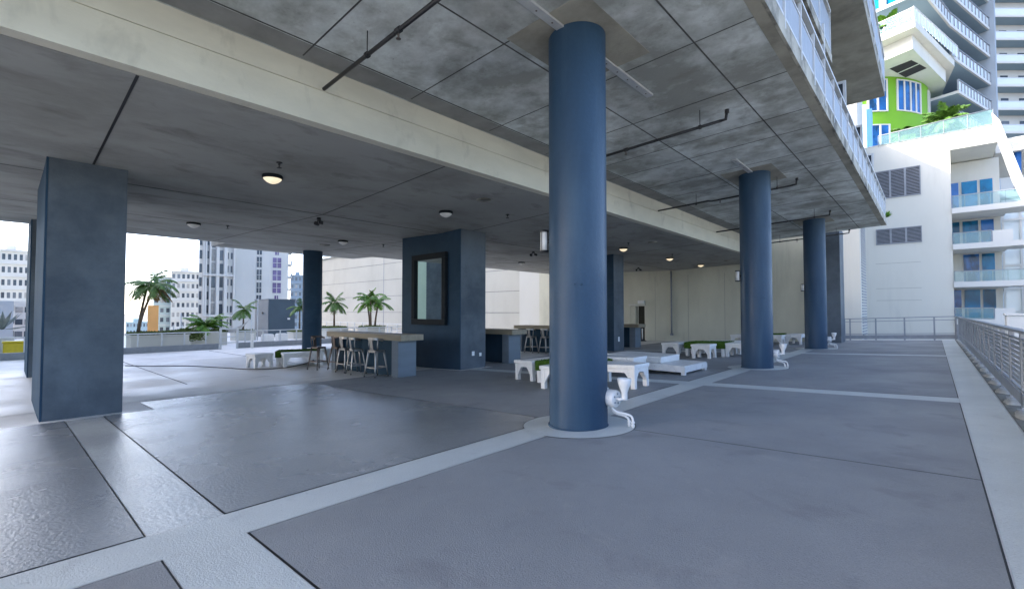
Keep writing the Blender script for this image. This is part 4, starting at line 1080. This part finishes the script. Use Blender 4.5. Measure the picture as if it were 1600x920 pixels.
# ------------------------------------------------------------------ neighbouring complex on the right
wg = thing('podium_wing', (-12, 30, -1), 'cream podium wing behind the end wall with a tall louvre strip at its corner', 'building')
part('wall', 'white', wg, ((-30, 29.5, -20), (-2.72, 32.2, 15.3)), ((-30, 32.21, -20), (-4.1, 44.9, 15.3)))
b = MB()
for k in range(60): b.box((-2.718, 29.9, -1 + k * .15), (-2.69, 31.9, -.92 + k * .15))
b.build('louvre', 'louvre', wg)
bk = thing('podium_block', (-1.5, 45, -1), 'large white podium block with two louvre banks and a planted terrace on top', 'building')
b = MB(); b.box((-4, 45, -22), (1.1, 62, 14.0)); b.build('wall', 'white', bk)
b = MB(); b.prism([(1.102, 45, 14.0), (1.102, 45, 12.75), (1.102, 53.5, 12.45), (1.102, 53.5, 14.0)], (2.35, 0, 0)); b.build('roof_overhang', 'white', bk)
part('recess_wall', 'white', bk, ((1.102, 48.6, -22), (3.75, 56, 12.55)))
for (x0, x1, z0, z1, nr) in ((-3.1, -.5, 9.85, 12.0, 19), (-3.15, -.5, 6.35, 7.55, 11)):
    for k in range(3):
        xa = x0 + (x1 - x0) * k / 3 + .03; xb = x0 + (x1 - x0) * (k + 1) / 3 - .03
        f = part('louvre_bank', 'louvre', bk, ((xa - .03, 44.93, z0), (xa + .03, 44.998, z1)), ((xb - .03, 44.93, z0), (xb + .03, 44.998, z1)), ((xa + .03, 44.93, z0), (xb - .03, 44.998, z0 + .06)), ((xa + .03, 44.93, z1 - .06), (xb - .03, 44.998, z1)))
        part('dark_back', 'void', f, ((xa + .03, 44.985, z0 + .06), (xb - .03, 44.995, z1 - .06)))
        b = MB()
        for q in range(nr):
            zz = z0 + .09 + (z1 - z0 - .2) * q / (nr - 1); b.hexa([(xa + .03, 44.94, zz - .03), (xb - .03, 44.94, zz - .03), (xb - .03, 44.98, zz + .02), (xa + .03, 44.98, zz + .02)], [(xa + .03, 44.94, zz - .02), (xb - .03, 44.94, zz - .02), (xb - .03, 44.98, zz + .03), (xa + .03, 44.98, zz + .03)])
        b.build('slat', 'louvre', f)
b = MB()
for z in (4.9, 3.0, 2.1): b.box((-3.2, 44.994, z), (-.6, 45.002, z + .02))
b.build('render_joint', 'strip_lt', bk)
# recessed flats with balconies
part('flank_window', 'louvre', bk, ((1.12, 44.9, -.6), (1.62, 44.96, .9)))
for k, (zs, zr) in enumerate(((8.55, 9.38), (6.0, 6.75), (3.35, 4.05), (.75, 1.5))):
    top = (12.45, 8.1, 5.6, 2.95)[k]
    slb = part('balcony', 'white_plain', bk, ((1.104, 44.8, zs - .38), (3.9, 48.59, zs)), ((3.9, 44.8, zs - .36), (6.6, 47.5, zs - .01)))
    b = MB(); b.box((1.15, 44.86, zs + .02), (5.9 if k in (0, 2) else 3.0, 44.885, zr)); b.build('glass_panel', 'glass', slb)
    b = MB(); b.box((1.12, 44.84, zr), (5.95 if k in (0, 2) else 3.05, 44.90, zr + .05))
    for x in (1.14, 1.75, 2.4, 3.0, 3.7, 4.5): 
        if k in (0, 2) or x < 3.1: b.box((x, 44.887, zs), (x + .04, 44.92, zr))
    b.build('railing', 'steel', slb)
    if k in (1, 3):
        part('solid_upstand', 'white_plain', slb, ((3.06, 44.82, zs), (4.0, 44.95, zs + .75)))
    for j, (x0, x1) in enumerate(((1.15, 1.62), (1.72, 2.62), (2.70, 3.42))):
        if k == 2 and j == 0: continue
        f = part('window', 'white_plain', bk, ((x0, 48.55, zs), (x1, 48.598, min(top, zs + 2.55))))
        part('pane', 'win_blue' if (j + k) % 3 else 'win_sky', f, ((x0 + .03, 48.535, zs + .05), (x1 - .03, 48.549, min(top, zs + 2.55) - .06)))
# sloping white fin closing the overhang
b = MB(); q = [onY(a, c, 44.6) for a, c in ((1550, 176), (1562, 188), (1608, 300), (1600, 318), (1582, 282), (1557, 214))]
b.prism([tuple(p) for p in q], (0, .35, 0)); b.build('sloping_fin', 'white_plain', bk)
# glazed link beyond the flats
gl = thing('glazed_link', (6, 50, -1), 'glazed link with thin white frames right of the blue balconies', 'building')
b = MB()
for x in (3.9, 4.8, 5.8, 6.9, 8.0): b.box((x, 50, -4), (x + .12, 50.15, 9.5))
for z in (-.5, 1.2, 2.9, 4.6, 6.3, 8.0, 9.4): b.box((3.9, 49.96, z), (8.2, 49.999, z + .14))
b.build('frame', 'white_plain', gl); part('glass_wall', 'glass_w', gl, ((3.9, 50.16, -4), (8.2, 50.2, 9.4)))
for zs in (-.6, 2.8, 6.2): part('floor_slab', 'white_plain', gl, ((3.9, 50.22, zs), (9, 58, zs + .35)))
pa_, pb_ = onY(1590, 300, 51), onY(1590, 238, 51)
b = MB(); b.cyl(pa_, pb_, .2, n=20)
tag(b.build('blue_pillar', 'blue_pillar', origin=tuple(pa_)), 'bright blue round pillar under the tower deck at the right edge', 'pillar')
part('pillar_deck', 'white_plain', gl, ((pb_.x - 1.2, 50.3, pb_.z), (14, 60, pb_.z + 1.0))); part('link_deck', 'white_plain', gl, ((pa_.x - 1.0, 50.4, pa_.z - .4), (12, 55, pa_.z)))
# roof terrace: glass parapet, plants, pots
tp = thing('terrace_parapet', (.3, 44.9, 14), 'frameless glass parapet on top of the white podium block', 'railing')
b = MB(); q = [onY(1372, 231, 44.9), onY(1552, 189, 44.9), onY(1551, 170, 44.9), onY(1372, 213, 44.9)]
q[0].z = q[1].z = 14.0
b.prism([tuple(p) for p in q], (0, .02, 0)); b.build('glass_panel', 'glass', tp)
b = MB(); b.tube([tuple(q[3]), tuple(q[2])], .035, 6)
for f in (0, .2, .4, .6, .8, 1): p = q[3].lerp(q[2], f); b.box((p.x - .02, 44.885, 13.9), (p.x + .02, 44.898, p.z))
b.build('rail', 'steel', tp)
part('parapet_cap', 'white', bk, ((-4.02, 44.96, 14.002), (3.46, 45.3, 14.06)))
for px_, py_, Y_, nf, L, lb, sd_ in ((1418, 205, 47.5, 34, 1.5, 'rounded shrub in a pot on the roof terrace before the green wall', 21), (1480, 182, 48.5, 40, 1.9, 'wide dark palm on the roof terrace right of the green wall', 22)):
    p = onY(px_, py_, Y_); t = thing('terrace_palm', (p.x, p.y, 14.0), lb, 'palm', 'plants on the roof terrace'); cb = MB(); rnd = random.Random(sd_)
    for k in range(nf): frond(cb, (p.x, p.y, p.z - .3), 2 * math.pi * (k + rnd.random()) / nf, rnd.uniform(-.1, 1.3), L * rnd.uniform(.6, 1), 1.5, rnd=rnd, wid=.5, leaf=.06)
    cb.build('crown', 'frond', t); b = MB(); b.lathe([(0, 0), (.35, 0), (.45, .5), (.45, .55), (0, .55)], (p.x, p.y, 14.0), 14); b.build('pot', 'win_sky', t)
    b = MB(); b.cyl((p.x, p.y, 14.5), (p.x, p.y, p.z - .2), .1, n=8); b.build('trunk', 'trunk', t)
# green drum
gd = thing('green_drum', (-1.7, 58, 14), 'lime green curved wall with white framed windows above the podium terrace', 'building')
cx, cy, r = -9.0, 62.0, 9.1
b = MB(); b.lathe([(r, 13.9), (r, 23.34)], (cx, cy, 0), 96); b.build('wall', 'green', gd)
def drumwin(a0, a1, z0, z1, n, m='win_sky'):
    f = MB(); g_ = MB(); S = 8
    def arc(b_, aa, ab, za_, zb_, rr, th):
        pts = [(math.cos(R(aa + (ab - aa) * i / S)), math.sin(R(aa + (ab - aa) * i / S))) for i in range(S + 1)]
        for i in range(S):
            (c0, s0), (c1, s1) = pts[i], pts[i + 1]
            b_.hexa([(cx + c0 * rr, cy + s0 * rr, za_), (cx + c1 * rr, cy + s1 * rr, za_), (cx + c1 * (rr + th), cy + s1 * (rr + th), za_), (cx + c0 * (rr + th), cy + s0 * (rr + th), za_)], [(cx + c0 * rr, cy + s0 * rr, zb_), (cx + c1 * rr, cy + s1 * rr, zb_), (cx + c1 * (rr + th), cy + s1 * (rr + th), zb_), (cx + c0 * (rr + th), cy + s0 * (rr + th), zb_)])
    arc(f, a0, a1, z0, z0 + .1, r, .1); arc(f, a0, a1, z1 - .1, z1, r, .1)
    for k in range(n + 1):
        a = a0 + (a1 - a0) * k / n; arc(f, a - .45, a + .45, z0, z1, r, .11)
    F_ = f.build('window', 'white_plain', gd)
    arc(g_, a0, a1, z0 + .05, z1 - .05, r, .04); g_.build('pane', m, F_)
drumwin(-41, -22, 20.1, 23.1, 4); drumwin(-58, -47.5, 20.0, 23.1, 2); drumwin(-9, 6, 20.3, 23.0, 4); drumwin(-57, -46.5, 16.6, 18.8, 2)
part('blue_screen', 'paleblue', gd, ((-5.2, 49.8, 14), (-3.95, 49.9, 19.2))); part('blue_screen', 'blue_pillar', gd, ((-3.94, 49.7, 14), (-3.55, 49.95, 18.7)))
# chunky white balcony deck and the tower with stacked balconies
tw = thing('balcony_tower', (2, 62, 14), 'pale blue grey tower with stacked slanting balconies above the green wall', 'building')
P0 = Vector((-.65, 49.6, 0)); dv = Vector((.267, .964, 0)).normalized(); nv = Vector((dv.y, -dv.x, 0))
def along(s_, o_=0.0): return P0 + dv * s_ + nv * o_
def strip(b, s0, s1, o0, o1, z0, z1):
    p = [along(s0, o0), along(s1, o0), along(s1, o1), along(s0, o1)]
    b.hexa([(q.x, q.y, z0) for q in p], [(q.x, q.y, z1) for q in p])
L_ = 21.3
deck = MB(); pl = [P0, Vector((1.95, 60.3, 0)), Vector((1.25, 66, 0)), Vector((-9, 66, 0)), Vector((-9, 52.3, 0))]
deck.prism([(q.x, q.y, 24.55) for q in pl], (0, 0, .62)); dk = deck.build('terrace_deck', 'white', tw)
b = MB(); pl2 = [Vector((-.85, 50.86, 0)), Vector((1.33, 60.64, 0)), Vector((.92, 65.8, 0)), Vector((-8.9, 65.9, 0)), Vector((-8.9, 54.2, 0))]
b.prism([(q.x, q.y, 23.35) for q in pl2], (0, 0, 1.195)); b.build('deck_box', 'white', dk)
b = MB(); b.prism([(q.x, q.y, 23.335) for q in pl2], (0, 0, .012)); b.build('soffit', 'soffit', dk)
def onZ(x, y, Z): d_ = ray(x, y); return CP + d_ * ((Z - HC) / d_.z)
for qd in (((1390, 108), (1424, 94.5), (1435, 100), (1402, 114.5)), ((1404, 115.5), (1437, 101), (1448, 107), (1415, 121.5))):
    b = MB(); b.prism([tuple(onZ(a, c, 23.31)) for a, c in qd], (0, 0, .02)); b.build('soffit_grille', 'void', dk)
def balustrade(par, s0, s1, o, z, n, gm='glass_w', h=1.1):
    b = MB(); strip(b, s0, s1, o - .03, o + .03, z + h, z + h + .07)
    for k in range(n + 1):
        s_ = s0 + (s1 - s0) * k / n; strip(b, s_ - .05, s_ + .05, o - .025, o + .025, z, z + h)
    b.build('railing', 'white_plain', par)
    b = MB(); strip(b, s0, s1, o - .012, o + .002, z + .08, z + h - .05); b.build('glass_panel', gm, par)
balustrade(dk, .05, 10.9, -.08, 25.17, 15)
b = MB(); g_ = MB(); e0, e1 = Vector((-.7, 49.68, 0)), Vector((-8.9, 52.33, 0)); ev = (e1 - e0).normalized(); en = Vector((-ev.y, ev.x, 0))
def edgebox(b_, f0, f1, w_, z0_, z1_):
    p_ = [e0 + ev * f0 - en * w_, e0 + ev * f1 - en * w_, e0 + ev * f1 + en * w_, e0 + ev * f0 + en * w_]
    b_.hexa([(q.x, q.y, z0_) for q in p_], [(q.x, q.y, z1_) for q in p_])
edgebox(b, 0, 8.5, .03, 26.2, 26.27)
for k in range(9): edgebox(b, .02 + k * 1.0, .1 + k * 1.0, .028, 25.17, 26.2)
edgebox(g_, .1, 8.4, .01, 25.25, 26.15)
b.build('railing', 'white_plain', dk); g_.build('glass_panel', 'glass', dk)
core = MB(); strip(core, 16.5, L_, -12, -3.4, 13.9, 25.2); strip(core, 4.6, L_, -12, -3.4, 25.2, 60); core.build('wall', 'tower_b', tw)
part('end_wall', 'white_plain', tw, ((-9, 55.2, 25.2), (-1.9, 60, 60)))
for z in (25.3, 28.5, 31.7):
    f = part('window', 'white_plain', tw, ((-4.3, 55.12, z), (-1.9, 55.19, z + 2.5))); part('pane', 'win_blue', f, ((-4.2, 55.09, z + .08), (-2.0, 55.115, z + 2.42)))
b = MB(); strip(b, L_ - .2, L_ + .25, -6, .4, -20, 60); b.build('fin', 'tower_b', tw)
A_, K_, E_ = Vector((-.1, 51.6, 0)), Vector((1.75, 59.6, 0)), Vector((5.0, 69.9, 0))
d1, d2 = (K_ - A_).normalized(), (E_ - K_).normalized(); n1, n2 = Vector((d1.y, -d1.x, 0)), Vector((d2.y, -d2.x, 0)); nk = (n1 + n2).normalized()
def bent(b_, o0, o1, z0_, z1_, left, f0=0.0):
    segs = ([(A_, n1, K_, nk)] if left else []) + [(K_.lerp(E_, f0), nk if f0 == 0 else n2, E_, n2)]
    for p_, na, q_, nb_ in segs:
        c_ = [p_ + na * o0, q_ + nb_ * o0, q_ + nb_ * o1, p_ + na * o1]
        b_.hexa([(v.x, v.y, z0_) for v in c_], [(v.x, v.y, z1_) for v in c_])
ZB = onY(1547, 134.4, 70).z
for k in range(-2, 9):
    zz = ZB + 3.0 * k; left = k >= 1; f0 = 0 if k >= 0 else .15
    if zz < 14.3: continue
    b = MB(); bent(b, -3.4, 0, zz, zz + .26, left, f0); sl = b.build('balcony', 'white_plain', tw)
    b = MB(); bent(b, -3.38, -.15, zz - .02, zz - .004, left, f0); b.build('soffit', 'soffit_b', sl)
    b = MB(); bent(b, -.065, -.05, zz + .34, zz + 1.22, left, f0); b.build('glass_panel', 'glass_w', sl)
    b = MB(); bent(b, -.13, .01, zz + 1.27, zz + 1.34, left, f0)
    for p_, q_, n_, m_ in (([(A_, K_, n1, 9)] if left else []) + [(K_.lerp(E_, f0), E_, n2, 11)]):
        for g in range(m_ + 1):
            c_ = p_.lerp(q_, g / m_) - n_ * .06; b.box((c_.x - .07, c_.y - .07, zz + .27), (c_.x + .07, c_.y + .07, zz + 1.279))
    b.build('balustrade', 'louvre', sl)
    for s_ in (13.5, 16.0, 18.5):
        b = MB(); strip(b, s_, s_ + 1.5, -3.395, -3.36, zz + .3, zz + 2.5); b.build('window', 'win', tw)
for s_ in (10.5,):
    b = MB(); strip(b, s_, s_ + .6, -3.35, -2.0, 25.2, 60); b.build('pier', 'tower_b', tw)
p = onY(1381, 44, 51.4); t = thing('fan_palm', (p.x, p.y, 25.2), 'bright yellow green fan palm on the white balcony deck above the green wall', 'palm')
cb = MB(); rnd = random.Random(9)
for k in range(30): frond(cb, (p.x, p.y, p.z), rnd.uniform(0, 6.28), rnd.uniform(-.5, 1.3), rnd.uniform(1.0, 1.7), 1.3, rnd=rnd, wid=.6, leaf=.09)
cb.build('crown', 'frond2', t); b = MB(); b.cyl((p.x, p.y, 25.17), (p.x, p.y, p.z), .12, n=8); b.build('trunk', 'trunk', t)
# far tower with level balconies
FB = Vector((6.5, 95, 0)); FH = Vector((FW.x, FW.y, 0)).normalized()
ft = thing('level_balcony_tower', (10, 98, -20), 'tall white tower with level glass balconies at the right edge', 'building')
def fbox(b_, u0, u1, v0, v1, z0_, z1_):
    c_ = [FB + RT * u0 + FH * v0, FB + RT * u1 + FH * v0, FB + RT * u1 + FH * v1, FB + RT * u0 + FH * v1]
    b_.hexa([(q.x, q.y, z0_) for q in c_], [(q.x, q.y, z1_) for q in c_]); return b_
fbox(MB(), -.8, 22, 2.0, 20, -22, 80).build('wall', 'white_plain', ft)
fbox(MB(), -.8, .25, .8, 1.99, -22, 80).build('side_fin', 'white_plain', ft)
for k in range(16):
    z = 26.9 + 3.42 * k
    sl = fbox(MB(), .26, 22, 0, 1.99, z, z + .3).build('balcony', 'white_plain', ft)
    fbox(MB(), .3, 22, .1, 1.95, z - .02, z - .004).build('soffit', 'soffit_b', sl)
    fbox(MB(), .3, 22, .05, .08, z + .34, z + 1.25).build('glass_panel', 'glass_w', sl)
    b = fbox(MB(), .28, 22, .02, .11, z + 1.26, z + 1.33)
    for q in range(15): fbox(b, .28 + q * 1.5, .34 + q * 1.5, .081, .12, z + .3, z + 1.26)
    b.build('railing', 'steel_w', sl)
    for q in range(5):
        fbox(MB(), 1.2 + q * 2.7, 2.3 + q * 2.7, 1.94, 1.99, z + .3, z + 2.6).build('window', ('win', 'win_mid', 'win')[(q + k) % 3], ft)
fbox(MB(), -.5, 22, -.3, 1.99, 22.3, 24.6).build('lower_deck', 'white_plain', ft)
# low terrace beside the deck on the right
nt_ = thing('neighbour_terrace', (12, 30, -10), 'beige lower terrace beyond the right railing', 'terrace')
part('deck', 'wall', nt_, ((2.2, 12, -22), (40, 44.5, -.9)))
part('parapet', 'white_plain', nt_, ((2.2, 33.5, -.9), (40, 33.8, .35)))
for x, lb in ((2.9, 'white square pot on the terrace beyond the railing corner'), (4.4, 'second white square pot beyond the right railing')):
    t = thing('white_pot', (x, 31, -.9), lb, 'pot', 'white pots on the neighbouring terrace')
    b = MB(); b.box((x - .45, 30.6, -.9), (x + .45, 31.4, 1.1), .03); b.build('box', 'white_plain', t); b = MB(); b.box((x - .5, 30.55, 1.1), (x + .5, 31.45, 1.2), .02); b.build('rim', 'white_plain', t)

# tuft growing out of the slab end
t = thing('weed_tuft', (-1.45, 24.4, 5.12), 'small bright green weed sprouting at the end of the gallery slab', 'plant')
rnd = random.Random(4); b = MB()
for k in range(150):
    a = rnd.uniform(0, 6.28); d = Vector((math.cos(a) * .5, math.sin(a) * .7, rnd.uniform(.15, 1))).normalized(); p = Vector((-1.38, 24.3, 5.14)); L2 = rnd.uniform(.12, .34); s_ = d.orthogonal().normalized() * .022
    b.add([p, p + d * L2 * .6 + s_, p + d * L2, p + d * L2 * .6 - s_], [(0, 1, 2, 3)])
b.build('leaves', 'frond2', t)

# wall closing the terrace on the near side, outside the frame, which the mirror shows
bw = thing('side_wall', (-28, -3.4, -.7), 'pale sage wall reflected in the framed mirror on the blue pier', 'wall')
part('wall', 'wall_pale', bw, ((-46, -3.6, -1.5), (-22.6, -3.2, 6.4)))
part('coping', 'white_plain', bw, ((-46.05, -3.65, 6.401), (-22.55, -3.15, 6.5)))
